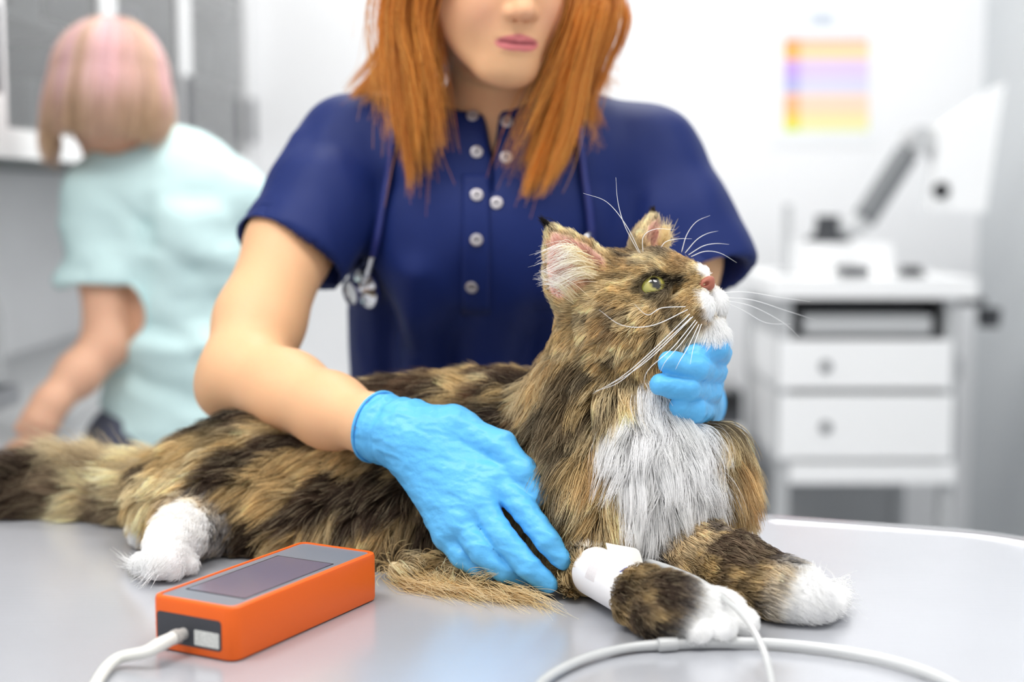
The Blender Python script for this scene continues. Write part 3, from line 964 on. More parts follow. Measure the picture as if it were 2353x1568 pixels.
def hl(F_, S_, U_): return HC + HS * (np.array([F_, S_, U_]) @ HF)


def hr3(*r): return np.array(r) * HS


spine = np.array([(-.02, 1.78, .80), (-.02, 1.765, .95), (-.018, 1.73, 1.10), (-.01, 1.69, 1.21), (-.006, 1.665, 1.285), (-.008, 1.65, 1.335)])
torso_rx = np.array([.185, .178, .185, .190, .165, .085]); torso_ry = np.array([.105, .105, .112, .112, .085, .055])
skin_prims = [etube(spine, torso_rx - np.array([.045, .045, .045, .032, .014, .012]), torso_ry - np.array([.045, .045, .045, .035, .014, .012]), (1, 0, 0), k=0.01)]
skin_prims += [cap(SHR, spine[4] + V(-.06, 0, .0), .046, .06, k=0.03), cap(SHL, spine[4] + V(.06, 0, .0), .046, .06, k=0.03)]
skin_prims += ARM_R + ARM_L + hand_prims(HR, -0.0012) + hand_prims(HL, -0.0012)
neck = chain([V(-.008, 1.668, 1.30), V(-.010, 1.640, 1.36), hl(-.025, 0, -.06)], [.060, .054, .056], k=0.02)
head = [ell(hl(-.012, 0, .035), hr3(.098, .076, .088), HF, k=0.02), ell(hl(.030, 0, -.030), hr3(.060, .060, .088), HF, k=0.03)]
for s in (-1, 1):
    head += [cap(hl(.010, s * .052, -.050), hl(.062, s * .020, -.100), .018, .013, k=0.03),
             ell(hl(.055, s * .033, -.035), hr3(.030, .026, .034), HF, k=0.02),
             ell(hl(.073, s * .030, .022), hr3(.016, .024, .010), HF, k=0.02),
             ell(hl(.070, s * .031, .001), hr3(.013, .015, .013), HF, k=0.012),
             ell(hl(-.002, s * .076, -.012), hr3(.016, .008, .030), HF, k=0.006)]
head += [ell(hl(.072, 0, -.103), hr3(.018, .022, .015), HF, k=0.025),
         ell(hl(.072, 0, -.070), hr3(.020, .030, .026), HF, k=0.02),
         cap(hl(.080, 0, .012), hl(.1005, 0, -.033), .0085, .0098, k=0.016),
         ell(hl(.1015, 0, -.0345), hr3(.0095, .0105, .0085), HF, k=0.008)]
for s in (-1, 1):
    head += [ell(hl(.0905, s * .0125, -.0385), hr3(.0095, .0062, .0068), HF, k=0.006),
             ell(hl(.0925, s * .0062, -.0455), hr3(.0035, .0030, .0028), HF, k=0.003, op='s'),
             cap(hl(.0915, s * .004, -.0655), hl(.0835, s * .0225, -.0690), .0046, .0026, k=0.006)]
head += [ell(hl(.0895, 0, -.0755), hr3(.0060, .0165, .0052), HF, k=0.006)]
head += [cap(hl(.0985, 0, -.0702), hl(.0900, s * .024, -.0695), .0016, .0012, k=0.003, op='s') for s in (-1, 1)]
head += [ell(hl(.0965, 0, -.056), hr3(.003, .0035, .008), HF, k=0.006, op='s')]

bv, bf = sdf_mesh(skin_prims + [p for p in neck], 0.0036, smooth=3)
hv, hf = sdf_mesh(neck[1:] + head, 0.0018, smooth=2)
sv = np.vstack([bv, hv]); sf = np.vstack([bf, hf + len(bv)])


def local(p): return ((p - HC) / HS) @ HF.T


def skin_col(p, base=(226, 178, 136)):
    c = np.tile(lin(base), (len(p), 1))
    n = fnoise(p, 18, 3)[:, None]
    c = c * (0.95 + 0.1 * n)
    c = c * (1 - 0.12 * (fnoise(p, 9, 8)[:, None] - .5) * np.array([0.2, 1.0, 1.2]))
    return c


sc_ = skin_col(sv)
q = local(sv)
isface = (q[:, 0] > 0.04) & (np.abs(q[:, 1]) < 0.07) & (q[:, 2] > -0.13)
# lips, blush, brows, scalp
mlip = np.sqrt((q[:, 1] / 0.0255) ** 2 + ((q[:, 2] + 0.0705 + 0.10 * np.abs(q[:, 1]) - 0.0012) / 0.0093) ** 2)
w = (isface & (q[:, 0] > 0.075)) * sstep(1.08, 0.86, mlip)
sc_ = sc_ * (1 - w[:, None]) + w[:, None] * lin((208, 120, 122))
w = isface * 0.85 * sstep(0.0022, 0.0008, np.abs(q[:, 2] + 0.0700)) * sstep(0.024, 0.018, np.abs(q[:, 1]))  # shade of the crease between the lips, painted into the skin colour
sc_ = sc_ * (1 - w[:, None]) + w[:, None] * lin((120, 40, 52))
w = isface * 0.30 * np.exp(-(((np.abs(q[:, 1]) - .040) / .022) ** 2 + ((q[:, 2] + .04) / .025) ** 2))
w = w + isface * 0.22 * np.exp(-((q[:, 1] / .013) ** 2 + ((q[:, 2] + .037) / .012) ** 2))
sc_ = sc_ * (1 - w[:, None]) + w[:, None] * lin((226, 150, 138))
w = isface * sstep(.0045, .002, np.abs(q[:, 2] - .026 + 0.12 * np.abs(np.abs(q[:, 1]) - .03))) * sstep(.022, .016, np.abs(np.abs(q[:, 1]) - .030))
sc_ = sc_ * (1 - w[:, None]) + w[:, None] * lin((140, 84, 50))
w = ((q[:, 2] > -0.06) & (np.abs(q[:, 1]) < .2) & (q[:, 0] < 0.05)) * sstep(0.03, 0.0, q[:, 0] - 0.9 * (q[:, 2] - 0.05).clip(0, 1)) * (np.arange(len(q)) >= len(bv))
sc_ = sc_ * (1 - w[:, None]) + w[:, None] * lin((150, 70, 24))
body = mesh_np('body', sv, sf, 'skin', vet, cols=sc_)
for s in (-1, 1):       # downcast eyes
    c = hl(.0745, s * .031, .000)
    vv = []; ff = []; n1, n2 = 10, 16
    for i in range(n1 + 1):
        for j in range(n2):
            a = math.pi * i / n1; b = 2 * math.pi * j / n2
            vv.append(V(math.cos(a), math.sin(a) * math.cos(b), math.sin(a) * math.sin(b)) * 0.0115)
    for i in range(n1):
        for j in range(n2): ff.append((i * n2 + j, i * n2 + (j + 1) % n2, (i + 1) * n2 + (j + 1) % n2, (i + 1) * n2 + j))
    vv = np.array(vv); ang = np.degrees(np.arccos(np.clip(vv[:, 0] / .0115, -1, 1)))
    cc = np.where((ang < 12)[:, None], lin((20, 18, 18)), np.where((ang < 30)[:, None], lin((96, 120, 90)), lin((235, 230, 228))))
    mesh_np('eye', c + vv @ HF, ff, 'eye', vet, cols=cc)

# scrub top -----------------------------------------------------------------
OPR, OPL = P(664, 590, 1.570), P(1612, 655, 1.600)
top_prims = [etube(spine, torso_rx, torso_ry, (1, 0, 0), k=0.01)]
top_prims += [cap(SHR, spine[4] + V(-.06, 0, -.005), .052, .062, k=0.035), cap(SHL, spine[4] + V(.06, 0, -.005), .052, .062, k=0.035)]
# bust
top_prims += [ell(P(1020, 540, 1.625), (.065, .050, .080), k=0.09), ell(P(1280, 540, 1.625), (.065, .050, .080), k=0.09)]
sl_r = [cap(SHR, SHR + 0.5 * (OPR - SHR), .055, .064, k=0.03), cap(SHR + 0.5 * (OPR - SHR), OPR + 0.22 * unit(OPR - SHR) * 0.1, .064, .067, k=0.012)]
sl_l = [cap(SHL, SHL + 0.5 * (OPL - SHL), .055, .064, k=0.03), cap(SHL + 0.5 * (OPL - SHL), OPL + 0.22 * unit(OPL - SHL) * 0.1, .064, .067, k=0.012)]
top_prims += sl_r + sl_l
# collar stand
top_prims += [cap(V(-.008, 1.672, 1.30), V(-.010, 1.652, 1.352), .072, .066, k=0.015)]
cut = []


def halfspace_cut(c, n, a, b):
    """remove what lies beyond a plane, limited to a capsule a-b of radius r"""
    c = np.asarray(c, float); n = unit(n)

    def f(p): return -((p - c) @ n)
    lo = np.minimum(a, b) - 0.11; hi = np.maximum(a, b) + 0.11
    pr = cap(a, b, 0.085, 0.085)
    return Prim(lambda p: np.maximum(f(p), pr.f(p)), lo, hi, k=0.004, op='s')


def sleeve_cut(A, O, side):
    ax = unit(O - A)
    n = unit(ax + V(0.12 * side, -0.10, -0.12))
    r = [halfspace_cut(O, n, O + n * 0.03, O + n * 0.06)]
    r.append(cap(O - ax * 0.05, O + ax * 0.06, .057, .063, k=0.003, op='s'))      # hollow opening
    return r


def neck_cut():
    n = unit(V(0, -0.55, 1.0)); c = P(1130, 262, 1.600)
    return [halfspace_cut(c + n * 0.0, n, c + V(0, .06, .05), c + V(0, .07, .09)),
            cap(V(-.010, 1.655, 1.345), V(-.014, 1.61, 1.45), .0585, .060, k=0.003, op='s')]


slit = etube([P(1126, 225, 1.585), P(1131, 300, 1.575), P(1132, 388, 1.57)], [.0095, .006, .0012], [.03, .03, .03], (1, 0, 0), k=0.003, op='s')
slit.lo -= V(0, .03, 0)
tv, tf = sdf_mesh(top_prims + sleeve_cut(SHR, OPR, -1) + sleeve_cut(SHL, OPL, 1) + neck_cut() + [slit], 0.0036, smooth=3)
tn = vnormals(tv, tf)
fold = (fnoise(tv, (17, 9, 5), 21, 2) - .5) * 0.030 * sstep(1.34, 1.15, tv[:, 2]) + (fnoise(tv, (30, 30, 12), 24, 2) - .5) * 0.005
fold *= sstep(1.37, 1.30, tv[:, 2])
# drawn-in folds running from the bust to the waist and from the armpit
for (pa, pb, am, wd) in ((P(900, 430, 1.6), P(880, 900, 1.66), -.012, .018), (P(960, 620, 1.58), P(960, 900, 1.65), .010, .02), (P(1240, 720, 1.6), P(1200, 900, 1.66), -.010, .022),
                         (P(1060, 730, 1.6), P(1010, 900, 1.66), -.008, .02), (P(820, 380, 1.62), P(790, 640, 1.62), -.014, .016), (P(1500, 380, 1.62), P(1530, 640, 1.62), -.014, .016),
                         (P(700, 330, 1.62), P(640, 470, 1.58), .006, .014)):
    ab = pb - pa; t = np.clip(((tv - pa) @ ab) / (ab @ ab), 0, 1)
    dd = np.linalg.norm(tv - pa - t[:, None] * ab, axis=1)
    fold += 1.5 * am * np.exp(-(dd / wd) ** 2)
tv = tv + tn * fold[:, None]
top = mesh_np('scrub_top', tv, tf, 'navy_fabric', vet)
tb_ = bvh_of(tv, tf)


def strip(name, rows, off, material, parent, bvh, thick=0.0015):
    """thin cloth strip laid on a surface; rows of pixel pairs"""
    vs = []; ok = []
    for (l, r) in rows:
        for k in range(6):
            px = l[0] + (r[0] - l[0]) * k / 5; py = l[1] + (r[1] - l[1]) * k / 5
            co, no = hit(bvh, px, py)
            vs.append((co, no))
    n = len(rows)
    a = np.array([c + m * off for (c, m) in vs]); b = np.array([c - m * 0.002 for (c, m) in vs])
    allv = np.vstack([a, b]); o = len(a); fs = []
    for i in range(n - 1):
        for k in range(5):
            q_ = (i * 6 + k, i * 6 + k + 1, (i + 1) * 6 + k + 1, (i + 1) * 6 + k)
            fs.append(q_); fs.append(tuple(o + t_ for t_ in q_[::-1]))
    for i in range(n - 1):
        for k in (0, 5):
            q_ = (i * 6 + k, (i + 1) * 6 + k, o + (i + 1) * 6 + k, o + i * 6 + k)
            fs.append(q_ if k == 0 else q_[::-1])
    for i in (0, n - 1):
        for k in range(5):
            q_ = (i * 6 + k, i * 6 + k + 1, o + i * 6 + k + 1, o + i * 6 + k)
            fs.append(q_[::-1] if i == 0 else q_)
    return mesh_np(name, allv, np.array(fs), material, parent)


strip('placket', [((1062, y), (1126, y)) for y in range(400, 721, 20)], 0.0022, 'navy_fabric', top, tb_)
for (bx_, by_) in ((1086, 267), (1095, 350), (1095, 450), (1095, 551), (1085, 658), (1165, 280), (1163, 362), (1141, 467)):
    co, no = hit(tb_, bx_, by_)
    if co is None: continue
    off = 0.0025 if by_ > 400 and bx_ < 1130 else 0.0005
    b_ = lathe('snap_button', [(0, 0), (0.0068, 0), (0.0068, 0.0012), (0.0058, 0.0018), (0.0034, 0.0016), (0.0028, 0.0006), (0.0016, 0.0006), (0, 0.0004)], co + no * off, no, 'button_metal', top, n=20)
    b_.data.materials.append(MATS['black'])
    for p_ in b_.data.polygons:
        if (Vector(p_.center) - Vector((co + no * off).tolist())).length < .0021: p_.material_index = 1
# stitched sleeve hems: a fine raised seam round each sleeve
for (A, O, sd) in ((SHR, OPR, -1), (SHL, OPL, 1)):
    ax = unit(O - A); nn_ = unit(ax + V(0.12 * sd, -0.10, -0.12))
    c = O - nn_ * 0.022
    t_ = (tv - c) @ nn_
    m = (np.abs(t_) < .004) & (np.linalg.norm(tv - c, axis=1) < .095)
    s1 = unit(np.cross(nn_, [0, 1.0, 0])); s2 = np.cross(nn_, s1)
    pr_ = (tv[m] - c) - np.outer(t_[m], nn_); rad_ = np.linalg.norm(pr_, axis=1); un_ = unit(pr_)
    ring = []
    for a in np.linspace(0, 2 * np.pi, 49)[:-1]:
        dr = s1 * math.cos(a) + s2 * math.sin(a); al_ = (un_ @ dr > .985) & (rad_ > .05)
        ring.append(rad_[al_].mean() if al_.any() else np.nan)
    ring = np.array(ring); ii_ = np.arange(48); g_ = ~np.isnan(ring)
    ring = np.interp(ii_, ii_[g_], ring[g_], period=48)
    rp = [c + (ring[i_] + .0002) * (s1 * math.cos(i_ * 2 * np.pi / 48) + s2 * math.sin(i_ * 2 * np.pi / 48)) for i_ in range(48)]
    tube('sleeve_seam', rp + [rp[0]], .0011, 'navy_fabric', top, n=6, samples=0, cap=False)

# hair ------------------------------------------------------------------------


def make_hair(name, guides, n, jit, colf, parent, r0=0.00035, r1=0.00012, seed=1, k=26, ragged=0.30, lockn=40):
    rg = np.random.default_rng(seed)
    G = np.array([crom(g, k) for g in guides])
    m = len(G)
    # locks: each lock sits between two neighbouring guides, hairs gather round it
    lp = rg.random(lockn) * (m - 1)
    li = rg.integers(0, lockn, n)
    pos = np.clip(lp[li] + rg.normal(0, 0.16, n), 0, m - 1.0001)
    i = pos.astype(int); f = (pos - i)[:, None, None]
    S = G[i] * (1 - f) + G[i + 1] * f
    t = np.linspace(0, 1, k)[None, :, None]
    lo_ = rg.normal(0, 1, (lockn, 1, 3)) * jit[0]; lw = rg.normal(0, 1, (lockn, 1, 3)) * jit[1]
    ph = rg.random((lockn, 1, 1)) * 6.28
    off = lo_[li] + lw[li] * np.sin(t * (3.0 + 3 * rg.random((lockn, 1, 1))[li]) + ph[li]) * t
    own = rg.normal(0, 1, (n, 1, 3)) * jit[2] * (1 - 0.85 * t) + rg.normal(0, 1, (n, 1, 3)) * jit[3] * t ** 2
    S = S + (off + own) * np.minimum(1, 0.35 + 2 * t)
    # ragged ends
    cutl = 1 - ragged * rg.random(n) ** 1.3 - 0.42 * (rg.random(lockn) ** 1.4)[li]
    tt = np.linspace(0, 1, k)[None, :] * cutl[:, None] * (k - 1)
    j = np.minimum(tt.astype(int), k - 2); fr2 = (tt - j)[..., None]
    ar = np.arange(n)[:, None]
    S = S[ar, j] * (1 - fr2) + S[ar, j + 1] * fr2
    cols = colf(S, rg, li, lockn)
    return hair_obj(name, S, cols, r0 * (0.8 + 0.5 * rg.random(n)), r1, 'hair', parent)


def red_hair(S, rg, li, lockn):
    n, k = S.shape[:2]
    t = np.linspace(0, 1, k)[None, :, None]
    a = lin((140, 56, 12)); b = lin((222, 132, 38)); c = lin((244, 186, 96))
    m = np.clip(0.75 * rg.random((lockn, 1, 1))[li] + 0.5 * rg.random((n, 1, 1)), 0, 1)
    col = a * (1 - m) + b * m
    g = np.clip(0.05 + 0.45 * rg.random((lockn, 1, 1))[li] * sstep(.2, .9, t) + 0.8 * (rg.random((n, 1, 1)) ** 2) * (0.25 + t), 0, 1) * 0.75
    return col * (1 - g) + c * g


def guide(head_pts, px_pts):
    return np.array([hl(*q_) for q_ in head_pts] + [P(*q_) for q_ in px_pts])


GL = [guide([(.064, -.006, .121), (.066, -.064, .088), (.040, -.094, .030)], [(958, 30, 1.525), (972, 150, 1.535), (990, 240, 1.548), (1022, 380, 1.556)]),
      guide([(.050, -.006, .128), (.056, -.068, .088), (.042, -.093, .025)], [(944, 30, 1.52), (954, 150, 1.53), (964, 270, 1.542), (975, 410, 1.552)]),
      guide([(.030, -.006, .132), (.038, -.076, .088), (.028, -.097, .020)], [(928, 20, 1.525), (935, 150, 1.532), (946, 300, 1.542), (950, 490, 1.552)]),
      guide([(.005, -.006, .133), (.010, -.080, .085), (.005, -.099, .020)], [(915, 20, 1.54), (918, 150, 1.545), (930, 290, 1.55), (948, 460, 1.557)]),
      guide([(-.02, -.006, .130), (-.02, -.082, .085), (-.02, -.099, .020)], [(900, 20, 1.57), (905, 130, 1.575), (915, 240, 1.575), (930, 330, 1.572)]),
      guide([(-.04, -.006, .125), (-.05, -.078, .080), (-.05, -.094, .020)], [(898, 20, 1.60), (890, 130, 1.63), (845, 200, 1.625), (790, 262, 1.60)]),
      guide([(-.06, -.004, .115), (-.085, -.060, .070), (-.095, -.070, .010)], [(930, 20, 1.66), (900, 130, 1.70), (845, 200, 1.71), (775, 275, 1.70)]),
      guide([(-.07, -.000, .108), (-.110, -.025, .060), (-.122, -.025, .000)], [(1050, 20, 1.70), (1040, 130, 1.73), (1030, 200, 1.76), (1030, 300, 1.80)])]
GR = [guide([(.064, .006, .121), (.066, .064, .088), (.040, .094, .030)], [(1345, 20, 1.525), (1303, 120, 1.535), (1250, 210, 1.55), (1205, 340, 1.56), (1172, 430, 1.56)]),
      guide([(.050, .006, .128), (.056, .068, .088), (.042, .093, .025)], [(1354, 10, 1.52), (1312, 140, 1.527), (1255, 250, 1.54), (1212, 370, 1.55), (1190, 450, 1.55)]),
      guide([(.030, .006, .132), (.038, .076, .088), (.028, .097, .020)], [(1355, 10, 1.515), (1318, 140, 1.525), (1280, 260, 1.54), (1240, 370, 1.55), (1205, 470, 1.553)]),
      guide([(.005, .006, .133), (.010, .080, .085), (.005, .099, .020)], [(1372, 10, 1.53), (1337, 140, 1.54), (1308, 260, 1.55), (1275, 360, 1.555), (1240, 440, 1.56)]),
      guide([(-.02, .006, .130), (-.02, .082, .085), (-.02, .099, .020)], [(1386, 10, 1.56), (1350, 130, 1.57), (1328, 220, 1.57), (1312, 310, 1.57), (1285, 385, 1.57)]),
      guide([(-.04, .006, .125), (-.05, .078, .080), (-.05, .094, .020)], [(1392, 10, 1.58), (1356, 130, 1.60), (1338, 210, 1.60), (1360, 270, 1.59), (1388, 345, 1.575)]),
      guide([(-.06, .004, .115), (-.085, .060, .070), (-.095, .070, .010)], [(1360, 10, 1.66), (1345, 120, 1.69), (1360, 180, 1.71), (1400, 225, 1.71), (1445, 255, 1.70)]),
      guide([(-.07, .000, .108), (-.110, .025, .060), (-.122, .025, .000)], [(1230, 20, 1.70), (1230, 130, 1.73), (1230, 200, 1.76), (1230, 260, 1.80), (1230, 320, 1.81)])]
JIT = (.0075, .0065, .0034, .0030)
hL = make_hair('hair', GL, 9000, JIT, red_hair, vet, seed=3, lockn=60)
hR = make_hair('hair', GR, 9000, JIT, red_hair, vet, seed=4, lockn=60)
make_hair('loose_hair', GL, 500, (.012, .012, .004, .012), red_hair, vet, seed=5, lockn=120, ragged=.1)
make_hair('loose_hair', GR, 500, (.012, .012, .004, .012), red_hair, vet, seed=6, lockn=120, ragged=.1)

# gloves ------------------------------------------------------------------------


def wrinkle(v, n, O, ax, amp):
    """ring wrinkles near the cuff"""
    t = (v - O) @ ax
    w_ = amp * np.sin(t * 420 + 5 * fnoise(v, 40, 5)) * sstep(0.06, 0.0, t) * (0.4 + fnoise(v, 25, 9))
    return w_


def make_glove(prims, A, B, nm, extra_ax):
    # open cuff: cut behind the cuff plane
    ax = unit(B - A)
    cutp = halfspace_cut(A, -ax, A - ax * 0.03, A - ax * 0.03)
    v, f = sdf_mesh(prims + [cutp], 0.0016, smooth=2)
    n = vnormals(v, f)
    t = (v - A) @ ax
    d = wrinkle(v, n, A, ax, 0.0011)
    # fine drawn creases over back of the hand and finger joints
    cr = fnoise(v @ np.array([ax, unit(np.cross(ax, [0, -1, 0.2])), [0, 0, 1.]]).T * np.array([1.0, 2.2, 1.0]), 38, 4, 3)
    d += (0.5 - np.abs(cr - .5) * 3).clip(-.2, .5) * 0.0018
    v = v + n * d[:, None]
    g = mesh_np('glove', v, f, 'glove_blue', vet)
    # rolled cuff bead
    s = unit(np.cross(ax, [0, 0, 1.0])); u_ = np.cross(s, ax)
    rr = []
    for a in np.linspace(0, 2 * np.pi, 41)[:-1]:
        dr = s * math.cos(a) + u_ * math.sin(a); best = 0.02
        m = (np.abs(t - 0.004) < 0.0045)
        pr_ = (v[m] - A) - np.outer(t[m], ax)
        al = unit(pr_) @ dr; best = .031
        if (al > 0.93).any(): best = (np.linalg.norm(pr_, axis=1)[al > 0.93]).max()
        rr.append(A + ax * 0.001 + dr * (best + 0.0002))
    rr.append(rr[0])
    tube('cuff_bead', rr, 0.0014, 'glove_blue', g, n=8, samples=0, cap=False)
    return g


gR = make_glove(GLOVE_R, P(866, 981, 1.282), P(960, 1010, 1.252), 'r', None)
gL = make_glove(GLOVE_L, P(1588, 925, 1.42), HL['wrist'], 'l', None)

# trousers and shoes -----------------------------------------------------------
leg = []
for s in (-1, 1):
    leg += chain([V(-.02 + s * .085, 1.79, .86), V(-.02 + s * .095, 1.80, .48), V(-.02 + s * .10, 1.82, .09)], [.098, .072, .062], k=0.03)
leg.append(ell(V(-.02, 1.785, .86), (.175, .108, .09), k=0.04))
lv, lf = sdf_mesh(leg, 0.007, smooth=2)
mesh_np('trousers', lv, lf, 'navy_fabric', vet)
for s in (-1, 1):
    pr = [ell(V(-.02 + s * .10, 1.76, .045), (.045, .125, .042), k=0.02), ell(V(-.02 + s * .10, 1.83, .065), (.042, .05, .05), k=0.02)]
    v_, f_ = sdf_mesh(pr, 0.006, smooth=2, floor=0.001)
    mesh_np('shoe', v_, f_, 'shoe_white', vet)

# stethoscope ------------------------------------------------------------------
st = empty('stethoscope', hit(tb_, 860, 650)[0], 'navy stethoscope with chrome chest piece hanging from the neck of the vet', 'stethoscope')


def on_top(px, py, off):
    co, no = hit(tb_, px, py)
    return co + no * off


co, no = hit(tb_, 858, 652)
nL = [on_top(x, y, 0.006) for (x, y) in ((908, 330), (900, 400), (888, 470), (875, 540), (866, 585))]
back = [V(-.11, 1.62, 1.375), V(-.075, 1.70, 1.385), V(-.01, 1.735, 1.38), V(.06, 1.70, 1.385), V(.09, 1.63, 1.375)]
nR = [on_top(x, y, 0.006) for (x, y) in ((1330, 320), (1338, 400), (1347, 470), (1354, 535))]
tube('tube', [nL[-1]] + nL[-2::-1] + [on_top(905, 270, .008)] + back + [on_top(1328, 270, .008)] + nR, 0.0044, 'stetho_tube', st, samples=160)
mrg = tube('headset_tube', [nR[-1], on_top(1352, 560, .008), on_top(1385, 575, .012), on_top(1420, 620, .010), on_top(1430, 700, .008)], 0.004, 'stetho_tube', st, samples=40)
tube('ear_tube', [nR[-1], on_top(1335, 545, .012), on_top(1338, 590, .014), on_top(1345, 650, .012)], 0.003, 'chrome', st, samples=30)
axis = unit(no + V(-0.35, -0.2, 0.1))
cp = co + no * 0.016
hd_ = lathe('chest_piece', [(0, -.009), (.021, -.009), (.0225, -.006), (.0225, -.003), (.012, 0), (.009, .004), (.0145, .011), (.0155, .014), (.0145, .0165), (.011, .0165), (.0105, .0155), (0, .0155)], cp, axis, 'chrome', st, n=40)
lathe('diaphragm_rim', [(.0205, -.0095), (.0235, -.008), (.0240, -.005), (.0232, -.003), (.0215, -.0045)], cp, axis, 'stetho_tube', hd_, n=40)
lathe('bell_rim', [(.0140, .0145), (.0165, .0145), (.0168, .0165), (.0155, .0180), (.0132, .0175)], cp, axis, 'stetho_tube', hd_, n=40)
tube('stem', [nL[-1] + V(0, 0, .004), nL[-1] * 0.4 + cp * 0.6, cp + axis * 0.002], [.0046, .004, .0055], 'chrome', hd_, samples=14)

# ================================================================== the cat
cat = empty('cat', (-0.05, 1.33, TZ), 'long-haired brown tabby cat with white bib and paws lying on the steel table', 'cat')
KC = P(1440, 716, 1.25); KS = 1.08; KF = fr(56, 21, 3)


def kl(F_, S_, U_): return KC + KS * (np.array([F_, S_, U_]) @ KF)


def kr(*r): return np.array(r) * KS


def klocal(p): return ((p - KC) / KS) @ KF.T


DN = V(0, 0, -1); BK = unit(V(-.85, .20, -.30))
tail_dir = V(-1, 0.1, 0)
cp_ = []
A = cp_.append
# trunk
trunk_pts = [P(455, 1150, 1.405), P(600, 1112, 1.40), P(770, 1085, 1.40), P(930, 1070, 1.395), P(1090, 1062, 1.375), P(1250, 1075, 1.325), P(1400, 1100, 1.275)]
trunk_r = [.048, .060, .066, .070, .074, .072, .066]
tq = crom(np.hstack([np.array(trunk_pts), np.array(trunk_r)[:, None]]), 12)
for i in range(11):
    d = unit(tq[i, :3] - tq[i + 1, :3])
    A(cap(tq[i, :3], tq[i + 1, :3], tq[i, 3], tq[i + 1, 3], k=0.02, flow=unit(d + V(0, -.05, -.45)), fl=.030, tagname='body'))
# belly skirt resting on the table
A(cap(P(640, 1215, 1.355), P(930, 1235, 1.325), .045, .050, k=0.03, flow=unit(V(-.5, -.4, -.6)), fl=.034, tagname='body'))
A(cap(P(930, 1235, 1.325), P(1230, 1240, 1.290), .048, .044, k=0.03, flow=unit(V(.1, -.5, -.6)), fl=.034, tagname='body'))
A(cap(T(905, 1305, TZ + .008), T(1040, 1332, TZ + .005), .006, .004, k=0.02, flow=unit(V(.5, -.7, -.15)), fl=.034, tagname='skirt'))
A(cap(T(1040, 1338, TZ + .006), T(1180, 1366, TZ + .004), .005, .003, k=0.01, flow=unit(V(.85, -.4, -.1)), fl=.028, tagname='skirt'))
# haunch and hind leg
A(ell(P(470, 1165, 1.365), (.062, .05, .046), k=0.03, flow=unit(V(-.6, -.3, -.55)), fl=.028, tagname='body'))
A(cap(P(470, 1200, 1.335), T(405, 1235, TZ + .028), .030, .020, k=0.025, flow=unit(V(-.4, -.5, -.5)), fl=.014, tagname='hindleg'))
hp = T(392, 1255, TZ + .024); hp2 = T(376, 1290, TZ + .018)
A(cap(T(420, 1215, TZ + .034), hp, .020, .0175, k=0.012, flow=unit(V(-.3, -.7, -.4)), fl=.009, tagname='paw'))
A(cap(hp, hp2, .0178, .0165, k=0.010, flow=unit(V(-.3, -.7, -.4)), fl=.008, tagname='paw'))
A(cap(T(352, 1212, TZ + .020), T(335, 1222, TZ + .016), .012, .012, k=0.006, flow=unit(V(-.6, -.4, -.4)), fl=.010, tagname='paw'))
for (a, b) in ((332, 1298), (360, 1310), (394, 1309), (428, 1296)):
    A(cap(hp2 + V(0, 0, .002), T(a, b, TZ + .011), .0098, .0098, k=0.0015, flow=unit(V(-.2, -.8, -.3)), fl=.007, tagname='paw'))
# tail
tl = [P(430, 1135, 1.43), P(330, 1140, 1.465), P(210, 1130, 1.495), P(90, 1130, 1.50), P(-40, 1140, 1.49), P(-150, 1150, 1.47)]
for pr in chain(tl, [.030, .023, .020, .019, .017, .012], n=9, k=0.02, fl=.048, tagname='tail'): A(pr)
# chest, neck
A(ell(P(1455, 1140, 1.245), (.078, .066, .078), k=0.03, flow=unit(V(-.05, -.12, -1)), fl=.042, tagname='chest'))
A(ell(P(1530, 1080, 1.235), (.050, .050, .062), k=0.03, flow=unit(V(.10, -.10, -1)), fl=.046, tagname='chest'))
A(ell(P(1330, 1150, 1.285), (.058, .058, .075), k=0.03, flow=unit(V(-.35, -.1, -1)), fl=.034, tagname='shoulder'))
A(cap(P(1395, 1040, 1.272), P(1412, 930, 1.268), .071, .058, k=0.03, flow=unit(V(-.22, -.05, -1)), fl=.040, tagname='neck'))
A(cap(P(1412, 930, 1.268), P(1415, 800, 1.262), .056, .047, k=0.03, flow=unit(V(-.20, .0, -1)), fl=.030, tagname='neck'))
A(cap(P(1500, 1000, 1.225), P(1510, 870, 1.222), .038, .030, k=0.03, flow=unit(V(.06, -.06, -1)), fl=.036, tagname='chest'))
# near foreleg
L1 = [P(1350, 1230, 1.262), T(1352, 1309, TZ + .022), T(1398, 1330, TZ + .026), T(1470, 1368, TZ + .025), T(1540, 1400, TZ + .024)]
for i_, pr in enumerate(chain(L1, [.034, .0210, .0165, .0180, .0215], k=0.014, fl=.012, tagname='leg')):
    if i_ == 0: pr.tag = 'shoulder'; pr.fl = .024
    A(pr)
pw = T(1608, 1412, TZ + .019)
_m = L1[-1] * .72 + pw * .28
A(cap(L1[-1], _m, .0215, .0205, k=0.012, flow=unit(pw - L1[-1]), fl=.009, tagname='leg'))
A(cap(_m, pw, .0205, .0195, k=0.012, flow=unit(pw - L1[-1]), fl=.006, tagname='paw'))
for (a, b) in ((1556, 1440), (1606, 1452), (1660, 1449), (1710, 1432)):
    q = T(a, b, TZ + .0125); A(cap(pw + (q - pw) * .25, q, .0106, .0110, k=0.0010, flow=unit(q - pw), fl=.0030, tagname='paw'))
A(ell(T(1628, 1400, TZ + .020), (.028, .019, .0155), k=0.005, flow=unit(V(.7, -.6, -.2)), fl=.005, tagname='paw'))
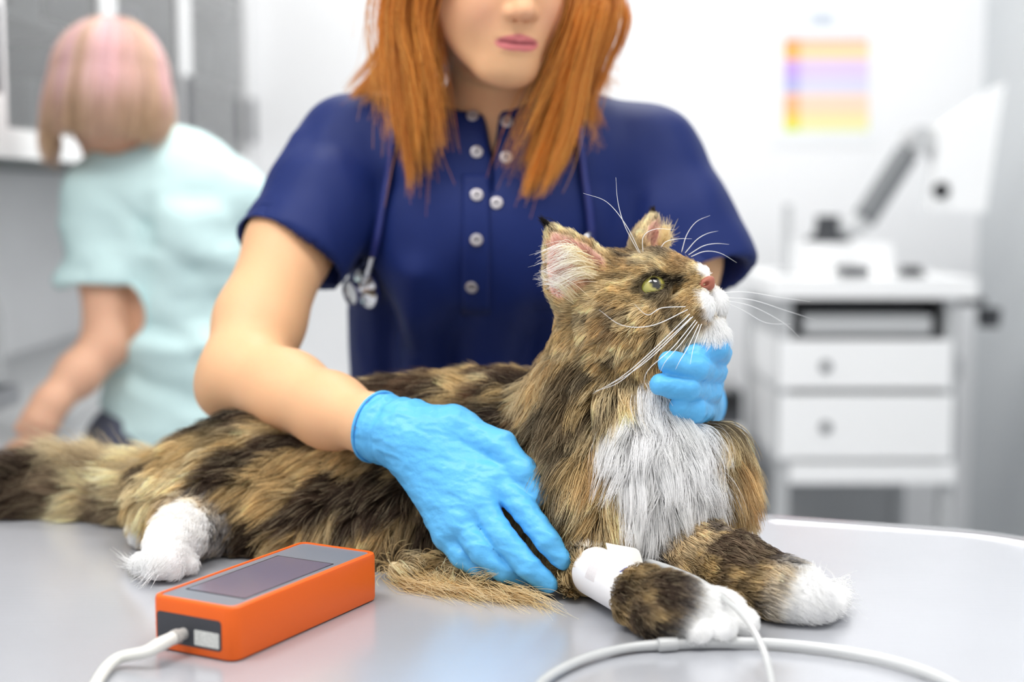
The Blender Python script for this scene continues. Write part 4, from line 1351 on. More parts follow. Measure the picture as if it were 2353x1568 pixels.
# far foreleg
L2 = [P(1560, 1190, 1.26), T(1600, 1290, TZ + .030), T(1690, 1320, TZ + .028), T(1795, 1355, TZ + .024)]
for pr in chain(L2, [.040, .029, .0265, .0215], k=0.014, fl=.013, tagname='leg'): A(pr)
pw2 = T(1858, 1378, TZ + .0195)
A(cap(L2[-1], pw2, .0205, .019, k=0.012, flow=unit(pw2 - L2[-1]), fl=.008, tagname='paw'))
for (a, b) in ((1845, 1402), (1885, 1402), (1912, 1392), (1925, 1375)):
    q = T(a, b, TZ + .012); A(cap(pw2 + (q - pw2) * .25, q, .0100, .0102, k=0.001, flow=unit(q - pw2), fl=.0045, tagname='paw'))
# head
hf_ = -KF[0]
A(ell(kl(-.004, 0, .006), kr(.050, .046, .041), KF, k=0.015, flow=unit(hf_ - .15 * KF[2]), fl=.011, tagname='head'))
for s in (-1, 1):
    A(ell(kl(.010, s * .030, -.018), kr(.034, .022, .028), KF, k=0.015, flow=unit(hf_ - .5 * KF[2] + .3 * s * KF[1]), fl=.017, tagname='head'))
    A(ell(kl(.034, s * .018, .021), kr(.018, .014, .012), KF, k=0.012, flow=unit(hf_ + .3 * KF[2]), fl=.007, tagname='head'))
    A(ell(kl(.0625, s * .0125, -.0175), kr(.0175, .0155, .0145), KF, k=0.007, flow=unit(hf_ - .4 * KF[2] + .4 * s * KF[1]), fl=.0055, tagname='head'))
    A(ell(kl(.0395, s * .0228, .0085), kr(.0148, .0138, .0140), KF, k=0.008, flow=unit(hf_ + .2 * KF[2]), fl=.0045, tagname='head'))
A(cap(kl(.040, 0, .024), kl(.071, 0, .0035), .0165, .0105, k=0.012, flow=unit(hf_ + .2 * KF[2]), fl=.005, tagname='head'))
A(ell(kl(.030, 0, -.028), kr(.034, .028, .022), KF, k=0.015, flow=unit(hf_ - .7 * KF[2]), fl=.015, tagname='head'))
A(ell(kl(.0575, 0, -.0395), kr(.0175, .0165, .0135), KF, k=0.008, flow=unit(hf_ * .6 - .8 * KF[2]), fl=.009, tagname='head'))
A(ell(kl(.048, 0, -.047), kr(.024, .019, .014), KF, k=0.010, flow=unit(hf_ * .5 - .9 * KF[2]), fl=.011, tagname='head'))
A(cap(kl(.0765, 0, -.006), kl(.0765, 0, -.022), .0035, .0035, k=0.004, op='s'))            # philtrum
A(cap(kl(.079, 0, -.0265), kl(.048, -.026, -.0285), .0028, .0018, k=0.004, op='s'))        # mouth line
A(cap(kl(.079, 0, -.0265), kl(.048, .026, -.0285), .0028, .0018, k=0.004, op='s'))
# eyes
EYES = []
for s in (-1, 1):
    gz = unit(.72 * KF[0] + s * .66 * KF[1] + .22 * KF[2])
    hz = unit(np.cross(gz, KF[2]) * (1 if s < 0 else -1)); hz = unit(hz - gz * (hz @ gz)); hz = unit(hz + .10 * KF[2] * (-1)); vt = np.cross(gz, hz)
    ec = kl(.0385, s * .0208, .0080)
    A(ell(ec + gz * .0145, (.0115, .0120, .0073), np.array([gz, hz, vt]), k=0.002, op='s'))
    EYES.append((ec, gz, hz, vt, s))
# ears
EARS = []


def ear(B, Tp, nrm, w, th, s, hol=.012):
    ax = unit(Tp - B); nrm = unit(nrm - ax * (nrm @ ax)); wd = np.cross(ax, nrm)
    ts = np.array([-.12, .12, .38, .65, .88, 1.0]); ww = np.array([1.0, .98, .80, .52, .24, .06]) * w; tt = np.array([1.0, .95, .8, .55, .33, .12]) * th
    pts = B + np.outer(ts, Tp - B)
    A(etube(pts, ww, tt, wd, k=0.010, flow=ax, fl=.007, tagname='ear'))
    ip = B + np.outer(ts[1:-1], Tp - B) + nrm * hol
    pr = etube(ip, ww[1:-1] * .84, np.maximum(tt[1:-1] * 1.05, .004), wd, k=0.003, op='s'); A(pr)
    EARS.append((B, Tp, nrm, wd, pr, w, s))


ear(P(1338, 648, 1.236), P(1264, 522, 1.240), unit(V(-.22, -1, .12)), .0310, .0150, -1)
ear(P(1492, 580, 1.292), P(1500, 498, 1.305), unit(V(.85, -.55, -.05)), .0260, .0140, 1)

cv, cf = sdf_mesh(cp_, 0.0025, smooth=2, floor=TZ + 0.0015)
# keep the biggest connected shell only where ears / toes may leave crumbs
cn = vnormals(cv, cf)


def zones(p):
    """per-point fur flow, length and tag weights from the nearest body pieces"""
    fl = np.zeros(len(p)); flow = np.zeros((len(p), 3)); W_ = np.zeros(len(p)); tags = {}
    for pr in cp_:
        if pr.op != 'u': continue
        w_ = np.exp(-np.maximum(pr.f(p), 0) / 0.0055) + 1e-9
        W_ += w_; fl += w_ * pr.fl; flow += w_[:, None] * pr.flow
        tags[pr.tag] = tags.get(pr.tag, 0) + w_
    for k_ in tags: tags[k_] = (tags[k_] / W_) ** 4
    tot = sum(tags.values())
    for k_ in tags: tags[k_] = tags[k_] / tot
    return flow / W_[:, None], fl / W_, tags


C_ = {k_: lin(v_) for k_, v_ in dict(gold=(216, 188, 136), tan=(246, 228, 186), orange=(196, 160, 112), dark=(78, 62, 50), black=(30, 24, 22), grey=(132, 112, 92), white=(254, 254, 253),
                                      red=(112, 78, 56), cream=(250, 230, 188), pink=(232, 184, 172)).items()}


def mix(a, b, w_):
    w_ = np.asarray(w_)[:, None] if np.ndim(w_) == 1 else w_
    return a * (1 - w_) + b * w_


def full(c, n): return np.tile(C_[c], (n, 1))


def blob(p, c, r, soft=0.4):
    d = np.linalg.norm(p - c, axis=1)
    return sstep(r * (1 + soft), r * (1 - soft), d)


def cat_color(p, flow, tags, n):
    N = len(p)
    g = lambda t: tags.get(t, np.zeros(N))
    wv = np.stack([fnoise(p, 14, 31), fnoise(p, 14, 37), fnoise(p, 14, 41)], 1) - .5
    pw_ = p + wv * 0.03
    ax_ = V(.80, -.15, .55); bx_ = unit(np.cross(ax_, [0, 1, 0])); ax_ = unit(ax_); cx_ = np.cross(ax_, bx_)
    loc = pw_ @ np.array([ax_, bx_, cx_]).T
    big = fnoise(loc, (15, 34, 22), 2, 2); fine = fnoise(loc, (30, 75, 40), 5, 2)
    # trunk
    back = sstep(.985, 1.055, p[:, 2])
    m = big + .35 * (fine - .5)
    base = mix(full('gold', N), full('tan', N), sstep(.45, .7, fine))
    darkc = mix(full('dark', N), full('red', N), sstep(.52, .7, fnoise(p, 20, 55)) * back)
    bodyc = mix(base, darkc, sstep(.47, .60, m + .13 * back))
    bodyc = mix(bodyc, full('black', N), .8 * blob(p, P(560, 985, 1.41), .035) + .5 * blob(p, P(530, 1010, 1.37), .02))
    # neck and shoulder: warmer
    nb = mix(full('orange', N), full('gold', N), sstep(.35, .6, big)); nb = mix(nb, full('tan', N), .8 * sstep(.45, .62, fine))
    neckc = mix(nb, full('dark', N), .8 * sstep(.57, .72, m))
    shc = mix(mix(full('gold', N), full('tan', N), sstep(.4, .6, fine)), full('dark', N), .9 * sstep(.47, .60, m))
    # legs
    legc = mix(mix(full('gold', N), full('grey', N), sstep(.4, .6, fine)), full('dark', N), sstep(.42, .60, big * .6 + fine * .4))
    legc = mix(legc, full('black', N), np.maximum(blob(p, T(1790, 1368, TZ + .02), .020), .8 * blob(p, T(1520, 1445, TZ + .01), .020)))
    legc = mix(legc, full('dark', N), .5 * blob(p, T(1300, 1380, TZ + .004), .02) + .6 * blob(p, T(1470, 1320, TZ + .05), .012))
    # chest: white bib
    bibc = neckc.copy()
    wb = np.zeros(N)
    for (a_, b_, d_, r_) in ((1540, 905, 1.19, .026), (1545, 970, 1.185, .034), (1520, 1040, 1.178, .040), (1540, 1110, 1.175, .041), (1565, 1180, 1.175, .038), (1570, 1240, 1.18, .032), (1470, 985, 1.19, .022),
                             (1430, 1010, 1.195, .018), (1545, 1285, 1.19, .022)):
        wb = np.maximum(wb, blob(p, P(a_, b_, d_), r_, .18))
    wb = sstep(.35, .65, wb + .5 * (fine - .5))
    # tail
    tailc = mix(full('tan', N), full('grey', N), sstep(.45, .65, fine))
    tailc = mix(tailc, full('dark', N), sstep(-.44, -.52, p[:, 0] + .05 * (big - .5)))
    skc = mix(full('cream', N), full('gold', N), sstep(.4, .6, fine))
    out = g('body')[:, None] * bodyc + g('neck')[:, None] * neckc + g('shoulder')[:, None] * shc + g('chest')[:, None] * neckc + g('leg')[:, None] * legc
    out = out + g('tail')[:, None] * tailc + g('skirt')[:, None] * skc + g('paw')[:, None] * C_['white'] + g('hindleg')[:, None] * mix(bodyc, full('white', N), .35)
    out = mix(out, full('white', N), wb * (g('neck') + g('chest') + .15 * g('leg') + g('shoulder')).clip(0, 1))
    # white fur above the bandage
    out = mix(out, full('white', N), .9 * blob(p, P(1375, 1268, 1.185), .020))
    # head ---------------------------------------------------------------
    q = klocal(p); Fq, Sq, Uq = q.T
    aS = np.abs(Sq)
    f2 = fnoise(q, (60, 160, 160), 12, 2)
    hc = mix(full('gold', N), full('orange', N), .7 * sstep(.45, .70, fnoise(q, 45, 14)))
    hc = mix(hc, full('tan', N), .65 * sstep(.45, .62, f2))
    hc = mix(hc, full('dark', N), .55 * sstep(.56, .74, fnoise(q, (45, 90, 90), 17, 2)))
    # forehead: grey-dark with stripes
    fh = sstep(.024, .034, Uq) * sstep(.030, .022, aS) * sstep(-.03, .0, Fq)
    st_ = .5 + .5 * np.sin(Sq * 420 + 3 * fnoise(q, 40, 3))
    hc = mix(hc, full('dark', N), fh * (.25 + .75 * st_))
    hc = mix(hc, full('grey', N), .5 * blob(q, V(.045, 0, .026), .016))
    # orange bridge and brow
    hc = mix(hc, full('orange', N), .8 * blob(q, V(.060, 0, .018), .011))
    hc = mix(hc, full('tan', N), .9 * np.maximum(blob(q, V(.044, -.019, .029), .009), blob(q, V(.044, .019, .029), .009)))
    # dark mascara: inner corner, then cheek line running back from the eye
    for s in (-1, 1):
        def seg(a_, b_, r_):
            a_ = V(*a_) * V(1, s, 1); b_ = V(*b_) * V(1, s, 1); ab = b_ - a_
            t_ = np.clip(((q - a_) @ ab) / (ab @ ab), 0, 1)
            return sstep(r_ * 1.3, r_ * .6, np.linalg.norm(q - a_ - t_[:, None] * ab, axis=1))
        hc = mix(hc, full('black', N), .9 * seg((.052, .018, .012), (.064, .012, .006), .0045))
        hc = mix(hc, full('black', N), .8 * np.maximum(seg((.030, .036, .002), (.006, .044, -.008), .0045), seg((.006, .044, -.008), (.004, .046, -.030), .0055)))
        hc = mix(hc, full('dark', N), .8 * seg((.036, .034, -.010), (.008, .047, -.032), .005))
        hc = mix(hc, full('dark', N), .8 * np.maximum(seg((-.002, .046, .004), (-.012, .044, -.030), .004), seg((.030, .030, .022), (-.01, .036, .034), .0035)))
        # dark rim right at the lids
        ec, gz, hz, vt, s_ = EYES[0 if s < 0 else 1]
        e_ = p - ec; rr_ = np.sqrt(((e_ @ hz) / .0148) ** 2 + ((e_ @ vt) / .0106) ** 2); fro = (e_ @ gz) > .004
        hc = mix(hc, full('black', N), fro * .9 * sstep(1.12, .92, rr_) * (np.linalg.norm(e_, axis=1) < .022))
        # whisker pad dots
        for (u_, v_) in ((.060, -.010), (.054, -.012), (.062, -.015), (.056, -.018), (.050, -.016), (.060, -.020), (.053, -.023)):
            hc = mix(hc, full('black', N), .75 * sstep(.0028, .0012, np.hypot(Fq - u_, Uq - v_)) * (Sq * s > .008))
    hc = mix(hc, full('grey', N), .45 * blob(q, V(.050, -.024, -.010), .012))
    # white: muzzle front, chin, throat, small spot above the nose
    wm = np.maximum.reduce([blob(q, V(.0775, -.0105, -.018), .0115, .25), blob(q, V(.0775, .0105, -.018), .0125, .25), blob(q, V(.062, 0, -.042), .019, .25), blob(q, V(.048, 0, -.052), .024, .25), blob(q, V(.034, -.012, -.058), .014, .25),
                            blob(q, V(.0785, 0, .0075), .0062, .3)])
    hc = mix(hc, full('white', N), wm)
    hc = mix(hc, full('orange', N), .6 * blob(q, V(.070, .022, -.008), .008))
    wh = g('head')[:, None]
    out = out + wh * hc
    # ears ------------------------------------------------------------------
    ec_ = mix(full('gold', N), full('tan', N), sstep(.4, .6, fine))
    for (B, Tp, nr, wd, pr, w__, s) in EARS:
        inn = sstep(.0035, .0015, np.abs(pr.f(p))) * (np.linalg.norm(p - B, axis=1) < .09)
        ec_ = mix(ec_, full('pink', N), .95 * inn)
        t_ = ((p - B) @ (Tp - B)) / ((Tp - B) @ (Tp - B))
        ec_ = mix(ec_, full('black', N), sstep(.90, 1.0, t_) * (np.linalg.norm(p - Tp, axis=1) < .02))
        outer = ((n @ nr) < -.2) * (np.linalg.norm(p - B, axis=1) < .08)
        ec_ = mix(ec_, full('grey', N), .6 * outer)
    out = out + g('ear')[:, None] * ec_
    return out


vfl, vln, vtg = zones(cv)
ccol = cat_color(cv, vfl, vtg, cn)
catbody = mesh_np('body', cv, cf, 'fur_skin', cat, cols=ccol * .95)

# eyes and nose --------------------------------------------------------------
for (ec, gz, hz, vt, s) in EYES:
    vv = []; ff = []; n1, n2 = 24, 32; r_ = .0128 * KS
    for i in range(n1 + 1):
        for j in range(n2):
            a = math.pi * i / n1; b = 2 * math.pi * j / n2
            bul = 1 + .10 * math.exp(-(a / .55) ** 2)
            vv.append(V(math.cos(a) * bul, math.sin(a) * math.cos(b), math.sin(a) * math.sin(b)) * r_)
    for i in range(n1):
        for j in range(n2): ff.append((i * n2 + j, i * n2 + (j + 1) % n2, (i + 1) * n2 + (j + 1) % n2, (i + 1) * n2 + j))
    vv = np.array(vv); R3 = np.array([gz, hz, vt]); wv = vv @ R3
    look = unit(gz + .10 * KF[0] + .05 * KF[2])
    an = np.degrees(np.arccos(np.clip(unit(wv) @ look, -1, 1)))
    # upright oval pupil
    lu = unit(vt - look * (vt @ look)); lr = np.cross(look, lu)
    pu = np.sqrt(((unit(wv) @ lu) / .42) ** 2 + ((unit(wv) @ lr) / .30) ** 2)
    iris = lin((186, 176, 92)) * (1 - sstep(20, 52, an))[:, None] + lin((160, 158, 66)) * sstep(20, 52, an)[:, None]
    cc = mix(iris, np.tile(lin((60, 50, 28)), (len(vv), 1)), sstep(60, 66, an))
    cc = mix(cc, np.tile(lin((10, 9, 9)), (len(vv), 1)), sstep(1.1, .92, pu) * (an < 60))
    cc = mix(cc, np.tile(lin((190, 170, 160)), (len(vv), 1)), sstep(72, 80, an))
    o_ = mesh_np('eye', ec + gz * .0008 + wv, ff, 'eye', cat, cols=cc)
npz = [ell(kl(.0775, 0, .0000), kr(.0050, .0076, .0036), KF, k=0.003), ell(kl(.0775, 0, -.0040), kr(.0045, .0042, .0042), KF, k=0.004)]
for s in (-1, 1):
    npz.append(ell(kl(.0755, s * .0060, -.0022), kr(.0052, .0036, .0034), KF, k=0.003))
    npz.append(ell(kl(.0795, s * .0068, -.0026), kr(.0036, .0026, .0015), KF, k=0.001, op='s'))
nv, nf = sdf_mesh(npz, 0.0007, smooth=2)
mat('nose_leather', rgb(164, 98, 80), 0.5, spec=0.4, bump=[(900, .3, .0005, (1, 1, 1))])
mesh_np('nose', nv, nf, 'nose_leather', cat)

# fur ------------------------------------------------------------------------
rg = np.random.default_rng(11)
NF = 200000
tri = np.vstack([cf[:, [0, 1, 2]], cf[:, [0, 2, 3]]])
ta = np.linalg.norm(np.cross(cv[tri[:, 1]] - cv[tri[:, 0]], cv[tri[:, 2]] - cv[tri[:, 0]]), axis=1)
tc_ = cv[tri].mean(1)
qh = klocal(tc_)
dens = 1 + 3.0 * (vtg['head'] + vtg['ear'])[tri].mean(1) + .8 * (vtg['paw'] + vtg['leg'])[tri].mean(1) + .5 * vtg['chest'][tri].mean(1)
far = (cn[tri].mean(1)[:, 1] > .55)                      # side turned to the vet: sparser
dens = np.where(far, dens * .35, dens)
dens = np.where(tc_[:, 2] < TZ + .004, 0, dens)
pb = ta * dens; ti = rg.choice(len(tri), NF, p=pb / pb.sum())
uv = rg.random((NF, 2)); sw = uv.sum(1) > 1; uv[sw] = 1 - uv[sw]
bw = np.stack([1 - uv.sum(1), uv[:, 0], uv[:, 1]], 1)
root = (cv[tri[ti]] * bw[..., None]).sum(1); nor = unit((cn[tri[ti]] * bw[..., None]).sum(1))
flow, flen, tg_ = zones(root)
q = klocal(root)
keep = np.ones(NF, bool)
for (ec, gz, hz, vt, s) in EYES:
    e_ = root - ec
    keep &= ~(((e_ @ gz) > .002) & (np.sqrt(((e_ @ hz) / .0132) ** 2 + ((e_ @ vt) / .0082) ** 2) < 1.0) & (np.linalg.norm(e_, axis=1) < .022))
keep &= np.linalg.norm((q - V(.0795, 0, -.0015)) / V(1, 1.2, .8), axis=1) > .0078
for (B, Tp, nr, wd, pr, w__, s) in EARS:
    inn = (np.abs(pr.f(root)) < .0028) & (np.linalg.norm(root - B, axis=1) < .085)
    keep &= ~(inn & (rg.random(NF) < .8))
hand_all = GLOVE_R + GLOVE_L + ARM_R + ARM_L
keep &= dist(hand_all, root) > 0.0005
_b0, _b1 = T(1366, 1313, TZ + .0262), T(1460, 1364, TZ + .0252)
_ab = _b1 - _b0; _t = ((root - _b0) @ _ab) / (_ab @ _ab)
keep &= ~((_t > -.12) & (_t < .95) & (np.linalg.norm(root - _b0 - _t[:, None] * _ab, axis=1) < .03))      # under the bandage
root, nor, flow, flen, q = root[keep], nor[keep], flow[keep], flen[keep], q[keep]
tg_ = {k_: v_[keep] for k_, v_ in tg_.items()}
n = len(root)
colr = cat_color(root, flow, tg_, nor)
# shorter hair on the top of the muzzle, longer to the cheeks
flen = flen * (0.65 + .7 * fnoise(root, 45, 71)) * (0.75 + .5 * rg.random(n))
frel = rg.random(n)
tang = unit(flow - nor * (flow * nor).sum(1, keepdims=True))
swirl = np.stack([fnoise(root, 30, 61), fnoise(root, 30, 62), fnoise(root, 30, 63)], 1) - .5
K = 7
t = np.linspace(0, 1, K)[None, :, None]
shortw = sstep(.02, .008, flen)[:, None, None]
swirl2 = np.stack([fnoise(root, 85, 64, 2), fnoise(root, 85, 65, 2), fnoise(root, 85, 66, 2)], 1) - .5
lift = (.85 - .40 * shortw) + .35 * rg.random((n, 1, 1))
sw_a = 1.3 * (1 - .6 * shortw)
d = nor[:, None] * lift * (1 - t) ** 1.2 + tang[:, None] * (.50 + .75 * t) + flow[:, None] * .35 * t + (swirl + .8 * swirl2)[:, None] * sw_a * (.3 + t) + rg.normal(0, 1, (n, 1, 3)) * .15
d = unit(d)
step = flen[:, None, None] / (K - 1)
pts = root[:, None] + np.concatenate([np.zeros((n, 1, 3)), np.cumsum(d[:, :-1] * step, 1)], 1)


def clump(pts, every, reach, s0, s1, pw_):
    ncl = n // every
    ci = rg.choice(n, ncl, replace=False)
    kd = KDTree(ncl)
    for i_, c_i in enumerate(ci): kd.insert(root[c_i].tolist(), i_)
    kd.balance()
    near = np.array([kd.find(r_)[1] for r_ in root.tolist()])
    par = ci[near]
    okc = (np.linalg.norm(root - root[par], axis=1) < reach) & ((nor * nor[par]).sum(1) > .4)
    cl = np.where(okc, 1.0, 0.0)[:, None, None] * (s0 + s1 * rg.random((n, 1, 1))) * sstep(.005, .02, flen)[:, None, None]
    tgt = pts[par] + (root - root[par])[:, None] * .15
    scale = (flen / (flen[par] + 1e-9))[:, None, None].clip(.6, 1.2)
    tgt = root[par][:, None] + (tgt - root[par][:, None]) * scale
    return pts + (tgt - pts) * cl * t ** pw_, par, okc


pts, par, okc = clump(pts, 18, .010, .45, .45, 1.3)
pts, par2, okc2 = clump(pts, 150, .022, .25, .40, 1.6)
# keep off the table and out of the hands
fl_min = TZ + .0012 + .003 * frel[:, None]
pts[..., 2] = np.maximum(pts[..., 2], fl_min)
mid = dist(hand_all, pts[:, K // 2]); tip = dist(hand_all, pts[:, -1])
ok = (mid > -.0005) & ((tip > -.0005) | (rg.random(n) < .04))
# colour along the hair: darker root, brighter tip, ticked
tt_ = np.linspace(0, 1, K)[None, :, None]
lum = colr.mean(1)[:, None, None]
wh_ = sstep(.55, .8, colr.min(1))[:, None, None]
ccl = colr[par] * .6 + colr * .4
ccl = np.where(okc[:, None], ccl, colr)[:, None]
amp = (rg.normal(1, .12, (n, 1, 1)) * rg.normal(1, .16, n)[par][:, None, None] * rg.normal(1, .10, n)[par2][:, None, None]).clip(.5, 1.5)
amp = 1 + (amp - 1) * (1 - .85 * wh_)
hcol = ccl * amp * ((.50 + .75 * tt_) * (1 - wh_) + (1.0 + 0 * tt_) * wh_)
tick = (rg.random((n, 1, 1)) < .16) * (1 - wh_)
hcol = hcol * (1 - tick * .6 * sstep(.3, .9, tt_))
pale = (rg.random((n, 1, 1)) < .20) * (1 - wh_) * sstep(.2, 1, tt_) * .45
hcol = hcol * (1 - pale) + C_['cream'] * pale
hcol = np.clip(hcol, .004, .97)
fr0 = np.where(flen < .012, .00017, .00026)
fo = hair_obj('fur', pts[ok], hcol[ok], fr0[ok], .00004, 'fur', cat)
fo['kind'] = 'stuff'

# tufts: ear furnishings, lynx tips, toe tufts, cheek wisps
tp = []; tcol = []


def tuft(a, mid_, b, nh, spread0, spread1, c0, c1, seed):
    r_ = np.random.default_rng(seed)
    for i_ in range(nh):
        s0 = r_.normal(0, 1, 3) * spread0; s1 = r_.normal(0, 1, 3) * spread1; e = .75 + .35 * r_.random()
        k3 = crom([a + s0, mid_ + s0 * .6 + s1 * .5, a + (b - a) * e + s1], 8)
        tp.append(k3); w_ = np.linspace(0, 1, 8)[:, None]
        tcol.append((C_[c0] * (1 - w_) + C_[c1] * w_) * (0.85 + .3 * r_.random()))


(B, Tp, nr, wd, pr, w__, s) = EARS[0]
tuft(Tp - (Tp - B) * .06, Tp + (Tp - B) * .06 + V(-.001, 0, 0), Tp + (Tp - B) * .17 + V(-.004, 0, 0), 120, .0020, .0016, 'black', 'black', 1)
for i_ in range(9):           # white furnishings sweeping out across the ear opening
    a = P(1400 - 9 * i_, 640 - 8 * i_ + (i_ % 3) * 8, 1.228); b = P(1262 + (i_ % 4) * 8, 652 - i_ * 10, 1.212)
    tuft(a, (a + b) / 2 + V(0, -.008, .006), b + V(-.004, 0, -.004) * (i_ % 3), 26, .003, .004, 'tan', 'white', 20 + i_)
a = P(1330, 690, 1.226); tuft(a, P(1290, 655, 1.214), P(1248, 640, 1.21), 60, .004, .004, 'cream', 'white', 40)
(B, Tp, nr, wd, pr, w__, s) = EARS[1]
tuft(Tp, Tp + (Tp - B) * .15, Tp + (Tp - B) * .22 + V(-.001, 0, .002), 70, .0018, .0014, 'dark', 'black', 2)
for i_ in range(5): tuft(P(1515 + 3 * i_, 590 - 8 * i_, 1.288), P(1528, 560 - 8 * i_, 1.278), P(1540 - 3 * i_, 545 - 8 * i_, 1.274), 40, .003, .004, 'tan', 'cream', 60 + i_)
for i_ in range(8):           # long toe tufts
    a = T(330 + 8 * i_, 1290, TZ + .015); tuft(a, T(300 + 8 * i_, 1295 + 3 * i_, TZ + .012), T(272 + 8 * i_, 1278 + 10 * i_, TZ + .004), 22, .003, .004, 'white', 'white', 80 + i_)
    a = T(1880 + 5 * i_, 1385 - 6 * i_, TZ + .015); tuft(a, T(1905 + 5 * i_, 1380 - 6 * i_, TZ + .016), T(1945 + (i_ % 3) * 8, 1412 - 10 * i_, TZ + .012), 26, .004, .004, 'white', 'white', 90 + i_)
a = T(1880, 1350, TZ + .035); tuft(a, T(1875, 1330, TZ + .04), T(1868, 1308, TZ + .044), 50, .006, .005, 'white', 'white', 99)
# pale tail-side plume and wisps spread on the table
for i_ in range(10):
    a = P(350 - 15 * i_, 1120 - 4 * i_, 1.46); tuft(a, P(280 - 16 * i_, 1075 - 5 * i_, 1.47), P(215 - 18 * i_, 1020 - 1 * i_ + (i_ % 3) * 22, 1.48), 46, .008, .010, 'grey', 'tan', 120 + i_)
for i_ in range(16):
    a = T(900 + 20 * i_, 1318 + 3 * i_, TZ + .008); tuft(a, T(940 + 20 * i_, 1346 + 2 * i_, TZ + .006), T(985 + 20 * i_, 1352 + 2.2 * i_ + (i_ % 4) * 8, TZ + .003), 30, .005, .006, 'gold', 'cream', 140 + i_)
tp = np.array(tp); tp[..., 2] = np.maximum(tp[..., 2], TZ + .001)
okt = dist(GLOVE_R, tp[:, 4]) > 0
to = hair_obj('fur_tufts', tp[okt], np.array(tcol)[okt].clip(.004, .97), .00022, .00004, 'fur', cat)
to['kind'] = 'stuff'

# whiskers --------------------------------------------------------------------
wk = [((1580, 712, 1.172), (1500, 748, 1.150), (1430, 748, 1.146), (1376, 712, 1.15)), ((1585, 722, 1.17), (1500, 805, 1.148), (1430, 865, 1.14), (1362, 905, 1.14)),
      ((1592, 728, 1.17), (1520, 800, 1.15), (1460, 850, 1.142), (1392, 890, 1.14)), ((1598, 736, 1.168), (1545, 800, 1.152), (1490, 850, 1.145), (1478, 888, 1.145)),
      ((1602, 740, 1.168), (1565, 790, 1.155), (1530, 830, 1.15), (1516, 858, 1.15)), ((1575, 705, 1.174), (1520, 708, 1.16), (1488, 724, 1.155), (1458, 700, 1.156)),
      ((1588, 730, 1.17), (1480, 830, 1.145), (1420, 880, 1.14), (1366, 900, 1.14)), ((1606, 746, 1.168), (1580, 800, 1.155), (1562, 830, 1.15), (1552, 850, 1.15)),
      ((1474, 588, 1.222), (1440, 520, 1.21), (1395, 465, 1.205), (1340, 444, 1.20)), ((1468, 582, 1.222), (1436, 520, 1.21), (1420, 465, 1.207), (1415, 408, 1.205)),
      ((1566, 580, 1.24), (1578, 540, 1.24), (1600, 510, 1.24), (1632, 495, 1.24)), ((1574, 582, 1.24), (1600, 552, 1.24), (1625, 537, 1.24), (1650, 531, 1.24)),
      ((1582, 586, 1.24), (1615, 566, 1.24), (1645, 560, 1.24), (1676, 562, 1.24)), ((1588, 590, 1.24), (1620, 578, 1.24), (1655, 582, 1.24), (1693, 604, 1.24)),
      ((1478, 586, 1.224), (1478, 545, 1.22), (1505, 527, 1.22), (1552, 528, 1.22)), ((1515, 575, 1.23), (1530, 556, 1.23), (1560, 549, 1.23), (1590, 549, 1.23)),
      ((1662, 672, 1.215), (1720, 672, 1.24), (1790, 684, 1.26), (1862, 694, 1.28)), ((1664, 684, 1.215), (1730, 690, 1.24), (1800, 712, 1.26), (1872, 735, 1.28)),
      ((1664, 690, 1.215), (1730, 705, 1.24), (1800, 742, 1.26), (1838, 776, 1.28)), ((1664, 694, 1.215), (1710, 715, 1.235), (1760, 742, 1.25), (1818, 745, 1.27)),
      ((1612, 745, 1.168), (1596, 790, 1.158), (1590, 815, 1.155), (1586, 838, 1.152))]
for w_ in wk:
    k4 = [P(*c_) for c_ in w_]
    tube('whisker', k4, [.00034, .0003, .00022, .00007], 'whisker', cat, n=6, samples=22)

# ================================================================== bandage and drip line
bd = empty('catheter_bandage', T(1400, 1350), 'white tape bandage with catheter flap around the near foreleg of the cat', 'bandage')
b0, b1 = T(1366, 1313, TZ + .0262), T(1460, 1364, TZ + .0252)
ax = unit(b1 - b0)
b0e, b1e = b0 - ax * .002, b1 + ax * .002
wr = lathe('tape_wrap', [(.0160, 0), (.0202, .0), (.0209, .002), (.0209, np.linalg.norm(b1e - b0e) - .002), (.0202, np.linalg.norm(b1e - b0e)), (.0160, np.linalg.norm(b1e - b0e))], b0e, ax, 'tape_white', bd, n=48)
# ribbed patch: fine raised threads
s_ = unit(np.cross(ax, [0, 0, 1.])); u2 = np.cross(s_, ax)
bm = bmesh.new()
d2 = unit(V(-.25, -.85, .45)); d2 = unit(d2 - ax * (d2 @ ax)); sd2 = np.cross(ax, d2)
LB = np.linalg.norm(b1e - b0e)
for k in range(11):
    o = b0e + ax * (LB * .34 + k * .00145)
    for i in range(6):
        a0 = math.radians(-30 + i * 10); a1 = math.radians(-30 + (i + 1) * 10)
        pq = []
        for (aa, oo) in ((a0, 0), (a1, 0), (a1, .0007), (a0, .0007)):
            for rr in (.0205, .0213):
                pq.append(bm.verts.new(tuple(o + ax * oo + rr * (d2 * math.cos(aa) + sd2 * math.sin(aa)))))
        bm.faces.new((pq[1], pq[3], pq[5], pq[7])); bm.faces.new((pq[0], pq[1], pq[3], pq[2])); bm.faces.new((pq[4], pq[5], pq[7], pq[6]))
bm_obj('ribbed_patch', bm, 'tape_ribbed', wr)
f0 = [P(1392, 1248, 1.158), P(1468, 1262, 1.146), P(1480, 1302, 1.140), P(1400, 1280, 1.152)]
fl3 = (f0[1] - f0[0]); n3 = unit(np.cross(f0[1] - f0[0], f0[3] - f0[0]))
if n3[1] > 0: n3 = -n3
bm = bmesh.new()
pp = []
